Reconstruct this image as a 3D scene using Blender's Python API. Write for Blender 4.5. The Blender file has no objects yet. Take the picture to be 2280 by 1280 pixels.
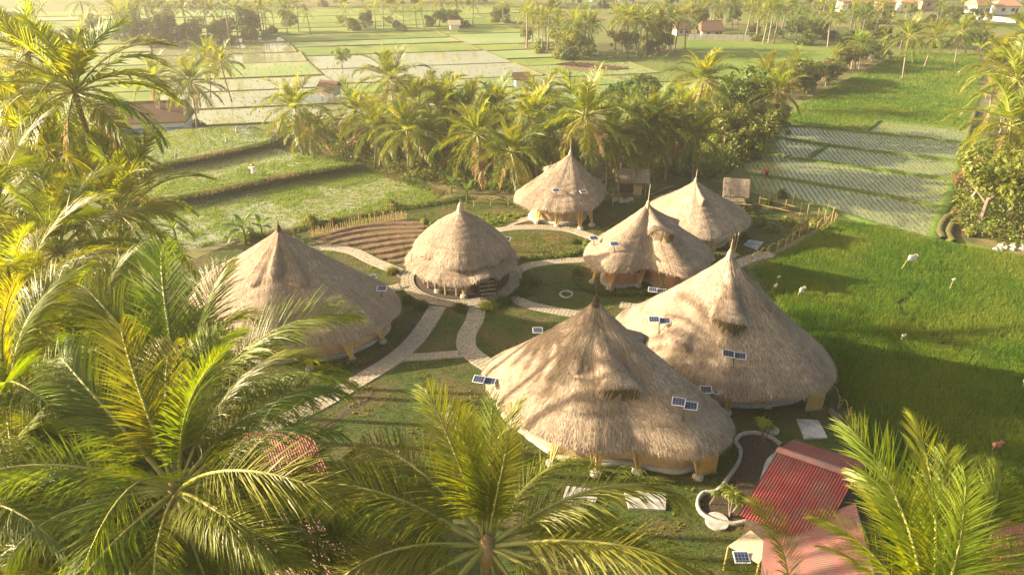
import bpy, math, random
import numpy as np
from mathutils import Vector, Matrix
from mathutils.bvhtree import BVHTree

R_ = math.radians
SC = bpy.context.scene
COL = SC.collection

# ------------------------------------------------------------------ camera
CAM_H = 29.0
PITCH = R_(28.5)
FPX = 1540.0
sP, cP = math.sin(PITCH), math.cos(PITCH)
cam_data = bpy.data.cameras.new('camera')
cam_data.sensor_width = 36
cam_data.lens = 36 * FPX / 2280
cam_data.clip_start = 0.5
cam_data.clip_end = 6000
cam = bpy.data.objects.new('camera', cam_data)
cam.location = (0, 0, CAM_H)
cam.rotation_euler = (math.pi / 2 - PITCH, 0, 0)
COL.objects.link(cam)
SC.camera = cam

# ------------------------------------------------------------------ light
SUN_EL = R_(18.5)
SUN_ROT = R_(-86)            # clockwise from +Y : light comes from the left, a touch from behind
world = bpy.data.worlds.new('World')
SC.world = world
world.use_nodes = True
wn = world.node_tree
wn.nodes.clear()
sky = wn.nodes.new('ShaderNodeTexSky')
sky.sky_type = 'NISHITA'
sky.sun_disc = False
sky.sun_elevation = SUN_EL
sky.sun_rotation = SUN_ROT
sky.air_density = 1.0
sky.dust_density = 6.0
sky.ozone_density = 0.6
bg = wn.nodes.new('ShaderNodeBackground')
bg.inputs['Strength'].default_value = 0.095
wo = wn.nodes.new('ShaderNodeOutputWorld')
warm = wn.nodes.new('ShaderNodeMix')
warm.data_type = 'RGBA'
warm.blend_type = 'MULTIPLY'
warm.inputs['Factor'].default_value = 1.0
warm.inputs['B'].default_value = (1.0, 0.93, 0.80, 1)      # cream morning sky
wn.links.new(sky.outputs[0], warm.inputs['A'])
wn.links.new(warm.outputs['Result'], bg.inputs[0])
wn.links.new(bg.outputs[0], wo.inputs[0])
sun_d = bpy.data.lights.new('sun', 'SUN')
sun_d.energy = 5.0
sun_d.angle = R_(0.6)
sun_d.color = (1.0, 0.84, 0.60)
sun = bpy.data.objects.new('sun', sun_d)
sdir = Vector((math.sin(SUN_ROT) * math.cos(SUN_EL), math.cos(SUN_ROT) * math.cos(SUN_EL), math.sin(SUN_EL)))
sun.rotation_euler = sdir.to_track_quat('Z', 'Y').to_euler()
sun.location = (-60, 0, 60)
COL.objects.link(sun)
SC.view_settings.view_transform = 'Standard'
SC.view_settings.look = 'None'
SC.view_settings.gamma = 1
SC.view_settings.use_curve_mapping = False
SC.view_settings.exposure = 1.9
SC.cycles.max_bounces = 6
SC.cycles.transparent_max_bounces = 8
SC.cycles.volume_bounces = 0
HAZE_DENSITY = 0.00055

rng = np.random.default_rng(7)
random.seed(7)


# ------------------------------------------------------------------ picture -> place
def gp(u, v, z=0.0):
    """ground point seen at pixel (u, v) of the 2280 x 1280 photograph"""
    a = (v - 640) / FPX
    t = (CAM_H - z) / (sP + a * cP)
    return (u - 1140) / FPX * t, t * (cP - a * sP)


def at(u, v, d):
    a = (v - 640) / FPX
    return (u - 1140) / FPX * d, d * (cP - a * sP), CAM_H - d * (sP + a * cP)


def gps(pts, z=0.0):
    return [gp(u, v, z) for u, v in pts]


def spline(pts, closed=False, n=8):
    P = [np.array(p, float) for p in pts]
    out = []
    m = len(P)
    rngi = range(m) if closed else range(m - 1)
    for i in rngi:
        p1 = P[i]
        p2 = P[(i + 1) % m]
        p0 = P[(i - 1) % m] if (closed or i > 0) else 2 * p1 - p2
        p3 = P[(i + 2) % m] if (closed or i < m - 2) else 2 * p2 - p1
        for k in range(n):
            t = k / n
            out.append(0.5 * ((2 * p1) + (-p0 + p2) * t + (2 * p0 - 5 * p1 + 4 * p2 - p3) * t * t
                              + (-p0 + 3 * p1 - 3 * p2 + p3) * t ** 3))
    if not closed:
        out.append(P[-1])
    return np.array(out)


def inside(poly, X, Y):
    poly = np.array(poly)
    res = np.zeros(len(X), bool)
    j = len(poly) - 1
    for i in range(len(poly)):
        xi, yi = poly[i][:2]
        xj, yj = poly[j][:2]
        if yi != yj:
            c = ((yi > Y) != (yj > Y)) & (X < (xj - xi) * (Y - yi) / (yj - yi) + xi)
            res ^= c
        j = i
    return res


def scatter(poly, n, r=rng):
    poly = np.array(poly)
    lo = poly.min(0)
    hi = poly.max(0)
    X = r.uniform(lo[0], hi[0], n * 3)
    Y = r.uniform(lo[1], hi[1], n * 3)
    k = inside(poly, X, Y)
    return np.stack([X[k], Y[k]], 1)[:n]


# ------------------------------------------------------------------ materials
MATS = {}


def new_mat(name):
    m = bpy.data.materials.new(name)
    m.use_nodes = True
    m.node_tree.nodes.clear()
    return m, m.node_tree.nodes, m.node_tree.links


def N(nodes, t, **kw):
    n = nodes.new(t)
    for k, v in kw.items():
        setattr(n, k, v)
    return n


def surface(name, c1, c2, scale=3.0, detail=8, rough=0.85, bump=0.3, bscale=None, coords='Object', stretch=(1, 1, 1),
            c3=None, scale3=0.2, transl=0.0, island=0.0, objrand=0.0, spec=0.3, lo=0.35, hi=0.65, metallic=0.0, bdist=0.05):
    m, nd, lk = new_mat(name)
    tc = N(nd, 'ShaderNodeTexCoord')
    mp = N(nd, 'ShaderNodeMapping')
    mp.inputs['Scale'].default_value = stretch
    if coords == 'UV':
        lk.new(tc.outputs['UV'], mp.inputs['Vector'])
    elif coords == 'World':
        g = N(nd, 'ShaderNodeNewGeometry')
        lk.new(g.outputs['Position'], mp.inputs['Vector'])
    else:
        lk.new(tc.outputs['Object'], mp.inputs['Vector'])
    n1 = N(nd, 'ShaderNodeTexNoise')
    n1.inputs['Scale'].default_value = scale
    n1.inputs['Detail'].default_value = detail
    n1.inputs['Roughness'].default_value = 0.65
    lk.new(mp.outputs[0], n1.inputs['Vector'])
    mr = N(nd, 'ShaderNodeMapRange')
    mr.inputs['From Min'].default_value = lo
    mr.inputs['From Max'].default_value = hi
    lk.new(n1.outputs['Fac'], mr.inputs['Value'])
    mx = N(nd, 'ShaderNodeMix', data_type='RGBA')
    mx.inputs['A'].default_value = (*c1, 1)
    mx.inputs['B'].default_value = (*c2, 1)
    lk.new(mr.outputs[0], mx.inputs['Factor'])
    colr = mx.outputs['Result']
    if c3 is not None:
        n3 = N(nd, 'ShaderNodeTexNoise')
        n3.inputs['Scale'].default_value = scale3
        n3.inputs['Detail'].default_value = 4
        lk.new(mp.outputs[0], n3.inputs['Vector'])
        mr3 = N(nd, 'ShaderNodeMapRange')
        mr3.inputs['From Min'].default_value = 0.45
        mr3.inputs['From Max'].default_value = 0.62
        lk.new(n3.outputs['Fac'], mr3.inputs['Value'])
        mx3 = N(nd, 'ShaderNodeMix', data_type='RGBA')
        lk.new(mr3.outputs[0], mx3.inputs['Factor'])
        lk.new(colr, mx3.inputs['A'])
        mx3.inputs['B'].default_value = (*c3, 1)
        colr = mx3.outputs['Result']
    if island or objrand:
        hs = N(nd, 'ShaderNodeHueSaturation')
        lk.new(colr, hs.inputs['Color'])
        if island:
            g2 = N(nd, 'ShaderNodeNewGeometry')
            mi = N(nd, 'ShaderNodeMapRange')
            mi.inputs['To Min'].default_value = 1 - island
            mi.inputs['To Max'].default_value = 1 + island
            lk.new(g2.outputs['Random Per Island'], mi.inputs['Value'])
            lk.new(mi.outputs[0], hs.inputs['Value'])
        if objrand:
            oi = N(nd, 'ShaderNodeObjectInfo')
            mo = N(nd, 'ShaderNodeMapRange')
            mo.inputs['To Min'].default_value = 0.5 - objrand * 0.1
            mo.inputs['To Max'].default_value = 0.5 + objrand * 0.06
            lk.new(oi.outputs['Random'], mo.inputs['Value'])
            lk.new(mo.outputs[0], hs.inputs['Hue'])
        colr = hs.outputs['Color']
    p = N(nd, 'ShaderNodeBsdfPrincipled')
    lk.new(colr, p.inputs['Base Color'])
    p.inputs['Roughness'].default_value = rough
    p.inputs['Metallic'].default_value = metallic
    p.inputs['Specular IOR Level'].default_value = spec
    if bump:
        b = N(nd, 'ShaderNodeBump')
        b.inputs['Strength'].default_value = bump
        b.inputs['Distance'].default_value = bdist
        nb = n1
        if bscale:
            nb = N(nd, 'ShaderNodeTexNoise')
            nb.inputs['Scale'].default_value = bscale
            nb.inputs['Detail'].default_value = 6
            lk.new(mp.outputs[0], nb.inputs['Vector'])
        lk.new(nb.outputs['Fac'], b.inputs['Height'])
        lk.new(b.outputs[0], p.inputs['Normal'])
    out = N(nd, 'ShaderNodeOutputMaterial')
    sh = p.outputs[0]
    if transl:
        t = N(nd, 'ShaderNodeBsdfTranslucent')
        hs2 = N(nd, 'ShaderNodeHueSaturation')
        hs2.inputs['Saturation'].default_value = 1.1
        hs2.inputs['Value'].default_value = 1.8
        hs2.inputs['Hue'].default_value = 0.485
        lk.new(colr, hs2.inputs['Color'])
        lk.new(hs2.outputs[0], t.inputs['Color'])
        ms = N(nd, 'ShaderNodeMixShader')
        ms.inputs[0].default_value = transl
        lk.new(sh, ms.inputs[1])
        lk.new(t.outputs[0], ms.inputs[2])
        sh = ms.outputs[0]
    lk.new(sh, out.inputs['Surface'])
    MATS[name] = m
    return m


surface('ground_grass', (0.085, 0.12, 0.022), (0.14, 0.17, 0.03), 0.8, c3=(0.16, 0.14, 0.05), scale3=0.05, coords='World', bump=0.5, bscale=6, bdist=0.1)
surface('lawn_soil', (0.03, 0.055, 0.008), (0.07, 0.095, 0.014), 2.2, c3=(0.10, 0.085, 0.03), scale3=0.35, coords='World', bump=0.6, bscale=14)
surface('dry_lawn', (0.10, 0.115, 0.025), (0.22, 0.17, 0.06), 2.5, c3=(0.25, 0.16, 0.08), scale3=0.5, coords='World', bump=0.6, bscale=14)
surface('field_soil', (0.03, 0.06, 0.01), (0.06, 0.10, 0.015), 1.5, coords='World', bump=0.5, bscale=8)
surface('rice_field', (0.085, 0.15, 0.012), (0.14, 0.20, 0.02), 1.2, c3=(0.15, 0.2, 0.03), scale3=0.08, coords='World', bump=0.6, bscale=9, bdist=0.15)
surface('rice_yellow', (0.15, 0.20, 0.03), (0.21, 0.24, 0.045), 0.6, c3=(0.12, 0.18, 0.03), scale3=0.08, coords='World', bump=0.5, bscale=8, bdist=0.12)
surface('rice_pale', (0.15, 0.22, 0.06), (0.2, 0.27, 0.09), 1.6, c3=(0.24, 0.26, 0.12), scale3=0.1, coords='World', bump=0.4, bscale=8, bdist=0.1)
surface('bund_green', (0.05, 0.10, 0.012), (0.11, 0.15, 0.025), 2.5, coords='World', bump=0.7, bscale=9, bdist=0.1)
surface('bund_earth', (0.07, 0.08, 0.02), (0.13, 0.11, 0.04), 2.5, coords='World', bump=0.7, bscale=9, bdist=0.1)
surface('undergrowth_soil', (0.05, 0.06, 0.018), (0.12, 0.10, 0.04), 1.3, c3=(0.2, 0.16, 0.07), scale3=0.3, coords='World', bump=0.8, bscale=6, bdist=0.2)
surface('soil', (0.12, 0.075, 0.04), (0.22, 0.14, 0.075), 4, coords='World', bump=0.8, bscale=12)
surface('thatch', (0.23, 0.17, 0.12), (0.44, 0.345, 0.255), 1.0, detail=10, coords='UV', stretch=(9, 0.9, 1), c3=(0.25, 0.20, 0.155), scale3=0.15,
        rough=0.9, bump=1.0, bdist=0.09, spec=0.1, lo=0.3, hi=0.7)
surface('straw', (0.28, 0.21, 0.15), (0.47, 0.37, 0.27), 0.5, coords='World', rough=0.85, bump=0, island=0.5, spec=0.15)
surface('clay_wall', (0.42, 0.295, 0.155), (0.51, 0.375, 0.21), 2.5, coords='World', bump=0.25, bscale=20, c3=(0.36, 0.245, 0.14), scale3=0.6)
surface('brick_wall', (0.36, 0.17, 0.09), (0.45, 0.23, 0.13), 2.5, coords='World', bump=0.25, bscale=20, stretch=(1, 1, 5))
surface('plinth_stone', (0.26, 0.25, 0.21), (0.42, 0.39, 0.33), 4, coords='World', bump=0.6, bscale=9)
surface('concrete', (0.38, 0.37, 0.34), (0.52, 0.50, 0.46), 2.5, coords='World', bump=0.2, bscale=14, c3=(0.30, 0.29, 0.26), scale3=1.2)
surface('paver', (0.33, 0.28, 0.20), (0.42, 0.36, 0.27), 3, coords='World', bump=0.4, bscale=30, island=0.10, objrand=0.0)
surface('mortar', (0.20, 0.18, 0.12), (0.32, 0.28, 0.19), 5, coords='World', bump=0.4)
surface('bamboo', (0.38, 0.25, 0.09), (0.52, 0.36, 0.14), 6, bump=0.1, rough=0.5, island=0.2)
surface('bamboo_grey', (0.34, 0.28, 0.18), (0.46, 0.38, 0.25), 6, bump=0.1, rough=0.7, island=0.15)
surface('dark_wood', (0.05, 0.035, 0.025), (0.10, 0.07, 0.05), 6, bump=0.3)
surface('wood', (0.20, 0.15, 0.10), (0.30, 0.24, 0.17), 6, bump=0.3)
surface('dark_inside', (0.012, 0.010, 0.008), (0.02, 0.018, 0.014), 3, bump=0)
surface('red_metal', (0.25, 0.05, 0.042), (0.32, 0.075, 0.062), 1.2, coords='World', rough=0.5, bump=0.05, spec=0.4, c3=(0.24, 0.095, 0.07), scale3=1.1)
surface('faded_red_metal', (0.30, 0.125, 0.10), (0.38, 0.18, 0.15), 2.2, coords='World', c3=(0.26, 0.15, 0.12), scale3=.9, rough=0.55, bump=0.05, spec=0.5)
surface('roof_tile', (0.10, 0.06, 0.042), (0.16, 0.095, 0.065), 5, coords='World', bump=0.5, bscale=20)
surface('orange_tile', (0.36, 0.16, 0.10), (0.44, 0.21, 0.14), 5, coords='World', bump=0.5, bscale=20)
surface('white_wall', (0.62, 0.60, 0.55), (0.74, 0.72, 0.66), 1, coords='World', bump=0.1)
surface('pale_wall', (0.42, 0.38, 0.32), (0.52, 0.47, 0.40), 1, coords='World', bump=0.1)
surface('blue_sheet', (0.10, 0.22, 0.42), (0.18, 0.33, 0.55), 3, coords='World', bump=0.5, rough=0.5)
surface('white_cloth', (0.62, 0.60, 0.55), (0.78, 0.76, 0.70), 4, bump=0.2, transl=0.2)
surface('pink_cloth', (0.55, 0.22, 0.18), (0.62, 0.28, 0.22), 4, bump=0.2, transl=0.2)
surface('red_cloth', (0.50, 0.03, 0.04), (0.58, 0.05, 0.06), 6, bump=0.2)
surface('skin', (0.24, 0.13, 0.08), (0.28, 0.15, 0.09), 8, bump=0)
surface('dark_cloth', (0.03, 0.03, 0.04), (0.05, 0.05, 0.06), 8, bump=0.2)
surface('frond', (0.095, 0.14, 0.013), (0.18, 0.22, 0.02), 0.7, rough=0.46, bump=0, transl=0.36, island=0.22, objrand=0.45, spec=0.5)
surface('frond_sunny', (0.135, 0.185, 0.016), (0.24, 0.265, 0.026), 0.7, rough=0.46, bump=0, transl=0.46, island=0.2, objrand=0.35, spec=0.5)  # yellower, brighter copy of frond, sunlight put into its colour
surface('frond_dry', (0.30, 0.22, 0.08), (0.38, 0.27, 0.12), 1.0, rough=0.7, bump=0, transl=0.3, island=0.3)
surface('rachis', (0.26, 0.26, 0.06), (0.36, 0.33, 0.09), 1.0, rough=0.45, bump=0)
surface('palm_trunk', (0.17, 0.14, 0.10), (0.30, 0.26, 0.19), 2.0, stretch=(1, 1, 6), bump=0.6, bdist=0.05)
surface('palm_fibre', (0.22, 0.14, 0.06), (0.36, 0.24, 0.11), 5.0, bump=0.6)
surface('coconut', (0.32, 0.25, 0.05), (0.42, 0.30, 0.08), 3.0, rough=0.45, bump=0.05)
surface('leaf', (0.05, 0.09, 0.012), (0.12, 0.16, 0.022), 0.6, rough=0.5, bump=0, transl=0.3, island=0.35, objrand=0.5, coords='World')
surface('leaf_yellow', (0.11, 0.15, 0.018), (0.20, 0.225, 0.032), 0.8, rough=0.5, bump=0, transl=0.35, island=0.35, objrand=0.4, coords='World')
surface('leaf_rust', (0.13, 0.11, 0.03), (0.23, 0.13, 0.06), 0.8, rough=0.55, bump=0, transl=0.3, island=0.35, coords='World')
surface('leaf_red', (0.22, 0.04, 0.04), (0.30, 0.07, 0.06), 0.8, rough=0.55, bump=0, transl=0.3, island=0.3, coords='World')
surface('banana_leaf', (0.07, 0.13, 0.022), (0.11, 0.17, 0.03), 1.5, rough=0.4, bump=0, transl=0.35, objrand=0.3)
surface('bark', (0.13, 0.10, 0.07), (0.22, 0.18, 0.13), 4, bump=0.6)
surface('grass_blade', (0.06, 0.11, 0.010), (0.13, 0.17, 0.02), 0.6, rough=0.6, bump=0, transl=0.25, island=0.4, coords='World', c3=(0.20, 0.15, 0.06), scale3=0.3)
surface('rice_blade', (0.055, 0.135, 0.008), (0.115, 0.19, 0.014), 0.35, rough=0.5, bump=0, transl=0.35, island=0.35, coords='World', c3=(0.15, 0.20, 0.02), scale3=0.12)
surface('seedling', (0.11, 0.19, 0.02), (0.18, 0.25, 0.03), 0.4, rough=0.5, bump=0, transl=0.35, island=0.3, coords='World')
surface('panel_frame', (0.70, 0.70, 0.70), (0.75, 0.75, 0.75), 4, rough=0.35, bump=0)
surface('dark_metal', (0.05, 0.05, 0.05), (0.07, 0.07, 0.07), 4, rough=0.5, bump=0)


surface('thatch_lip_shade', (0.075, 0.055, 0.03), (0.15, 0.115, 0.06), 6, coords='World', bump=0.5, bscale=14)  # darker brown underside thatch, with the shade below dormer lips painted in


def solar_mat():
    m, nd, lk = new_mat('solar_cells')
    tc = N(nd, 'ShaderNodeTexCoord')
    br = N(nd, 'ShaderNodeTexBrick')
    br.offset = 0
    br.inputs['Scale'].default_value = 1
    br.inputs['Color1'].default_value = (0.012, 0.020, 0.055, 1)
    br.inputs['Color2'].default_value = (0.018, 0.028, 0.07, 1)
    br.inputs['Mortar'].default_value = (0.25, 0.27, 0.32, 1)
    br.inputs['Mortar Size'].default_value = 0.007
    br.inputs['Brick Width'].default_value = 0.16
    br.inputs['Row Height'].default_value = 0.16
    lk.new(tc.outputs['Object'], br.inputs['Vector'])
    p = N(nd, 'ShaderNodeBsdfPrincipled')
    p.inputs['Roughness'].default_value = 0.15
    lk.new(br.outputs['Color'], p.inputs['Base Color'])
    o = N(nd, 'ShaderNodeOutputMaterial')
    lk.new(p.outputs[0], o.inputs[0])
    MATS['solar_cells'] = m


solar_mat()


def water_mat(name, col, rough, bstr):
    m, nd, lk = new_mat(name)
    g = N(nd, 'ShaderNodeNewGeometry')
    n1 = N(nd, 'ShaderNodeTexNoise')
    n1.inputs['Scale'].default_value = 3.0
    n1.inputs['Detail'].default_value = 4
    lk.new(g.outputs['Position'], n1.inputs['Vector'])
    b = N(nd, 'ShaderNodeBump')
    b.inputs['Strength'].default_value = bstr
    b.inputs['Distance'].default_value = 0.01
    lk.new(n1.outputs['Fac'], b.inputs['Height'])
    n2 = N(nd, 'ShaderNodeTexNoise')
    n2.inputs['Scale'].default_value = 0.25
    n2.inputs['Detail'].default_value = 5
    lk.new(g.outputs['Position'], n2.inputs['Vector'])
    mx = N(nd, 'ShaderNodeMix', data_type='RGBA')
    mx.inputs['A'].default_value = (*col, 1)
    mx.inputs['B'].default_value = (col[0] * 1.6, col[1] * 1.5, col[2] * 1.3, 1)
    lk.new(n2.outputs['Fac'], mx.inputs['Factor'])
    p = N(nd, 'ShaderNodeBsdfPrincipled')
    p.inputs['Roughness'].default_value = rough
    p.inputs['IOR'].default_value = 1.33
    p.inputs['Specular IOR Level'].default_value = 0.8
    lk.new(mx.outputs['Result'], p.inputs['Base Color'])
    lk.new(b.outputs[0], p.inputs['Normal'])
    o = N(nd, 'ShaderNodeOutputMaterial')
    lk.new(p.outputs[0], o.inputs[0])
    MATS[name] = m


water_mat('paddy_water', (0.20, 0.205, 0.12), 0.06, 0.25)


# ------------------------------------------------------------------ mesh helpers
def np_mesh(name, V, F, mats, midx=None, uv=None, smooth=False):
    """V (n,3); F (m,k) one face size"""
    V = np.asarray(V, np.float32)
    F = np.asarray(F, np.int32)
    me = bpy.data.meshes.new(name)
    me.vertices.add(len(V))
    me.vertices.foreach_set('co', V.ravel())
    m, k = F.shape
    me.loops.add(m * k)
    me.loops.foreach_set('vertex_index', F.ravel())
    me.polygons.add(m)
    me.polygons.foreach_set('loop_start', np.arange(0, m * k, k, dtype=np.int32))
    if midx is not None:
        me.polygons.foreach_set('material_index', np.asarray(midx, np.int32))
    if smooth:
        me.polygons.foreach_set('use_smooth', np.ones(m, bool))
    if uv is not None:
        l = me.uv_layers.new(name='UVMap')
        l.data.foreach_set('uv', np.asarray(uv, np.float32)[F.ravel()].ravel())
    for mm in mats:
        me.materials.append(MATS[mm])
    me.update(calc_edges=True)
    return me


class MB:
    def __init__(s):
        s.v = []
        s.f = []
        s.m = []

    def add(s, vs, fs, m=0):
        o = len(s.v)
        s.v += [tuple(v) for v in vs]
        s.f += [tuple(i + o for i in f) for f in fs]
        s.m += [m] * len(fs)

    def box(s, c, size, rot=0, m=0, tilt=None):
        hx, hy, hz = size[0] / 2, size[1] / 2, size[2] / 2
        M = Matrix.Rotation(rot, 3, 'Z')
        if tilt is not None:
            M = M @ tilt
        vs = [Vector(c) + M @ Vector((x * hx, y * hy, z * hz)) for x in (-1, 1) for y in (-1, 1) for z in (-1, 1)]
        s.add(vs, [(0, 1, 3, 2), (4, 6, 7, 5), (0, 4, 5, 1), (2, 3, 7, 6), (0, 2, 6, 4), (1, 5, 7, 3)], m)

    def tube(s, pts, rad, n=6, m=0, cap=True):
        pts = [Vector(p) for p in pts]
        if not hasattr(rad, '__len__'):
            rad = [rad] * len(pts)
        rings = []
        for i, p in enumerate(pts):
            d = (pts[min(i + 1, len(pts) - 1)] - pts[max(i - 1, 0)])
            if d.length < 1e-6:
                d = Vector((0, 0, 1))
            d.normalize()
            a = d.orthogonal().normalized() if abs(d.z) < 0.95 else Vector((1, 0, 0))
            a = (a - d * a.dot(d)).normalized()
            b = d.cross(a)
            rings.append([p + (a * math.cos(2 * math.pi * k / n) + b * math.sin(2 * math.pi * k / n)) * rad[i] for k in range(n)])
        vs = [v for r in rings for v in r]
        fs = []
        for i in range(len(pts) - 1):
            for k in range(n):
                fs.append((i * n + k, i * n + (k + 1) % n, (i + 1) * n + (k + 1) % n, (i + 1) * n + k))
        if cap:
            fs.append(tuple(reversed(range(n))))
            fs.append(tuple((len(pts) - 1) * n + k for k in range(n)))
        s.add(vs, fs, m)

    def prism(s, poly, z0, z1, m=0):
        n = len(poly)
        vs = [(p[0], p[1], z0) for p in poly] + [(p[0], p[1], z1) for p in poly]
        fs = [tuple(reversed(range(n))), tuple(range(n, 2 * n))]
        for i in range(n):
            j = (i + 1) % n
            fs.append((i, j, n + j, n + i))
        s.add(vs, fs, m)

    def mesh(s, name, mats, smooth=False):
        me = bpy.data.meshes.new(name)
        me.from_pydata(s.v, [], s.f)
        me.polygons.foreach_set('material_index', s.m)
        if smooth:
            me.polygons.foreach_set('use_smooth', [True] * len(s.f))
        for mm in mats:
            me.materials.append(MATS[mm])
        me.update()
        return me


def link(name, me, parent=None, loc=None, rot=None, scale=None):
    o = bpy.data.objects.new(name, me)
    COL.objects.link(o)
    if parent is not None:
        o.parent = parent
    if loc is not None:
        o.location = loc
    if rot is not None:
        o.rotation_euler = rot
    if scale is not None:
        o.scale = scale if hasattr(scale, '__len__') else (scale,) * 3
    return o


def tag(o, label=None, cat=None, group=None, kind=None):
    if label:
        o['label'] = label
    if cat:
        o['category'] = cat
    if group:
        o['group'] = group
    if kind:
        o['kind'] = kind
    return o


def thing(name, label, cat, loc=(0, 0, 0), group=None, rz=0):
    o = link(name, None, loc=loc, rot=(0, 0, rz))
    return tag(o, label, cat, group)


def structure(name, me, parent=None):
    o = link(name, me, parent)
    o['kind'] = 'structure'
    return o


def sheet(poly, z, name, mat, thick=None):
    b = MB()
    if thick:
        b.prism(poly, z - thick, z)
    else:
        b.add([(p[0], p[1], z) for p in poly], [tuple(range(len(poly)))])
    me = b.mesh(name, [mat])
    return me


def ccw(poly):
    a = 0
    for i in range(len(poly)):
        x0, y0 = poly[i][:2]
        x1, y1 = poly[(i + 1) % len(poly)][:2]
        a += x0 * y1 - x1 * y0
    return list(poly) if a > 0 else list(reversed(poly))


def blades(P, h, w, k, lean, seed=1, hj=0.4, name='blades', mat='grass_blade'):
    """tufts of k single-triangle blades at every point"""
    r = np.random.default_rng(seed)
    P = np.asarray(P, float)
    if P.shape[1] == 2:
        P = np.concatenate([P, np.zeros((len(P), 1))], 1)
    Q = np.repeat(P, k, 0)
    n = len(Q)
    az = r.uniform(0, 2 * np.pi, n)
    ll = r.uniform(0.2, 1, n) * lean
    hh = h * (1 - hj + r.uniform(0, 1, n) * hj * 1.6)
    fa = r.uniform(0, 2 * np.pi, n)
    wx, wy = np.cos(fa) * w / 2, np.sin(fa) * w / 2
    ox, oy = np.cos(az) * ll * 0.25, np.sin(az) * ll * 0.25
    z = np.zeros(n)
    a = np.stack([Q[:, 0] + ox - wx, Q[:, 1] + oy - wy, Q[:, 2]], 1)
    b = np.stack([Q[:, 0] + ox + wx, Q[:, 1] + oy + wy, Q[:, 2]], 1)
    c = np.stack([Q[:, 0] + np.cos(az) * ll, Q[:, 1] + np.sin(az) * ll, Q[:, 2] + hh], 1)
    V = np.stack([a, b, c], 1).reshape(-1, 3)
    F = np.arange(3 * n).reshape(-1, 3)
    return np_mesh(name, V, F, [mat])


# ------------------------------------------------------------------ SETTING : ground
b = MB()
b.add([(-1500, -300, 0), (1500, -300, 0), (1500, 2600, 0), (-1500, 2600, 0)], [(0, 1, 2, 3)])
structure('ground', b.mesh('ground', ['ground_grass']))

# compound lawn
lawn_px = [(330, 700), (400, 590), (520, 540), (700, 500), (880, 455), (1100, 440), (1160, 420), (1340, 395), (1560, 395), (1680, 430),
           (1850, 490), (1660, 595), (1720, 680), (1850, 860), (1930, 1010), (1990, 1140), (1700, 1279), (600, 1279), (200, 1000)]
lawn_poly = ccw(gps(lawn_px))
structure('lawn', sheet(lawn_poly, 0.010, 'lawn', 'lawn_soil'))
dry1 = ccw(spline(gps([(1120, 545), (1160, 525), (1240, 520), (1295, 535), (1310, 560), (1270, 578), (1180, 588), (1130, 580)]), True, 4).tolist())
structure('dry_lawn', sheet(dry1, 0.014, 'dry_lawn', 'dry_lawn'))

# tree belt soil
belt1 = ccw(gps([(560, 300), (640, 270), (760, 280), (1000, 255), (1250, 270), (1500, 230), (1560, 180), (1690, 190), (1780, 250), (1700, 330), (1600, 400),
                 (1360, 400), (1160, 440), (1000, 440), (900, 410), (780, 380), (640, 340)]))
structure('undergrowth_ground', sheet(belt1, 0.018, 'undergrowth_ground', 'undergrowth_soil'))
belt2 = ccw(gps([(1690, 200), (1960, 112), (1990, 120), (1800, 210), (1740, 240)]))
structure('undergrowth_ground', sheet(belt2, 0.022, 'undergrowth_ground', 'undergrowth_soil'))
belt3 = ccw(gps([(2165, 100), (2330, 60), (2500, 560), (2280, 570), (2130, 530), (2100, 500), (2150, 330), (2195, 250)]))
structure('undergrowth_ground', sheet(belt3, 0.018, 'undergrowth_ground', 'undergrowth_soil'))

# large rice field on the right
field_px = [(1865, 492), (1960, 505), (2130, 545), (2330, 580), (2700, 640), (3300, 1279), (1980, 1279), (1930, 1010), (1850, 860), (1725, 680), (1665, 600)]
field_poly = ccw(gps(field_px))
structure('rice_field', sheet(field_poly, 0.006, 'rice_field', 'field_soil'))
near_field = ccw(gps([(1865, 495), (1960, 507), (2130, 547), (2330, 585), (2420, 800), (2420, 1279), (1990, 1279), (1935, 1010), (1862, 860), (1735, 680), (1680, 602)]))
P = scatter(near_field, 68000)
rd_ = np.array([math.cos(R_(63)), math.sin(R_(63))])
rn_ = np.array([-rd_[1], rd_[0]])
pr_ = P @ rn_
P = P + ((np.round(pr_ / .24) * .24 + rng.normal(0, .035, len(P))) - pr_)[:, None] * rn_
# keep little gaps (footpaths) through the crop
gapl = spline(gps([(2130, 548), (2040, 650), (2005, 690), (2100, 770)]), False, 10)
d = np.min(np.linalg.norm(P[:, None, :] - gapl[None, ::2, :2], axis=2), axis=1)
P = P[d > 0.28]
gapl2 = spline(gps([(1700, 620), (1790, 560), (1870, 520)]), False, 10)
d = np.min(np.linalg.norm(P[:, None, :] - gapl2[None, ::2, :2], axis=2), axis=1)
P = P[d > 0.22]
Pz = np.concatenate([P, np.full((len(P), 1), 0.0)], 1)
o = link('rice_plants', blades(Pz, 0.42, 0.042, 6, 0.2, 3, name='rice_plants', mat='rice_blade'))
tag(o, 'dense green rice crop filling the big field right of the huts', 'rice', kind='stuff')

# bright field behind (right, beyond the wet plots)
back_field = ccw(gps([(1745, 270), (1780, 235), (1980, 130), (2020, 118), (2180, 122), (2175, 230), (2160, 290), (1955, 270), (1920, 294), (1830, 290)]))
structure('rice_field', sheet(back_field, 0.03, 'rice_field', 'rice_field'))
P = scatter(back_field, 26000)
o = link('rice_plants', blades(P, 0.45, 0.09, 3, 0.25, 4, name='rice_plants', mat='rice_blade'))
tag(o, 'bright green rice crop in the long field below the far palms', 'rice', kind='stuff')
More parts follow.
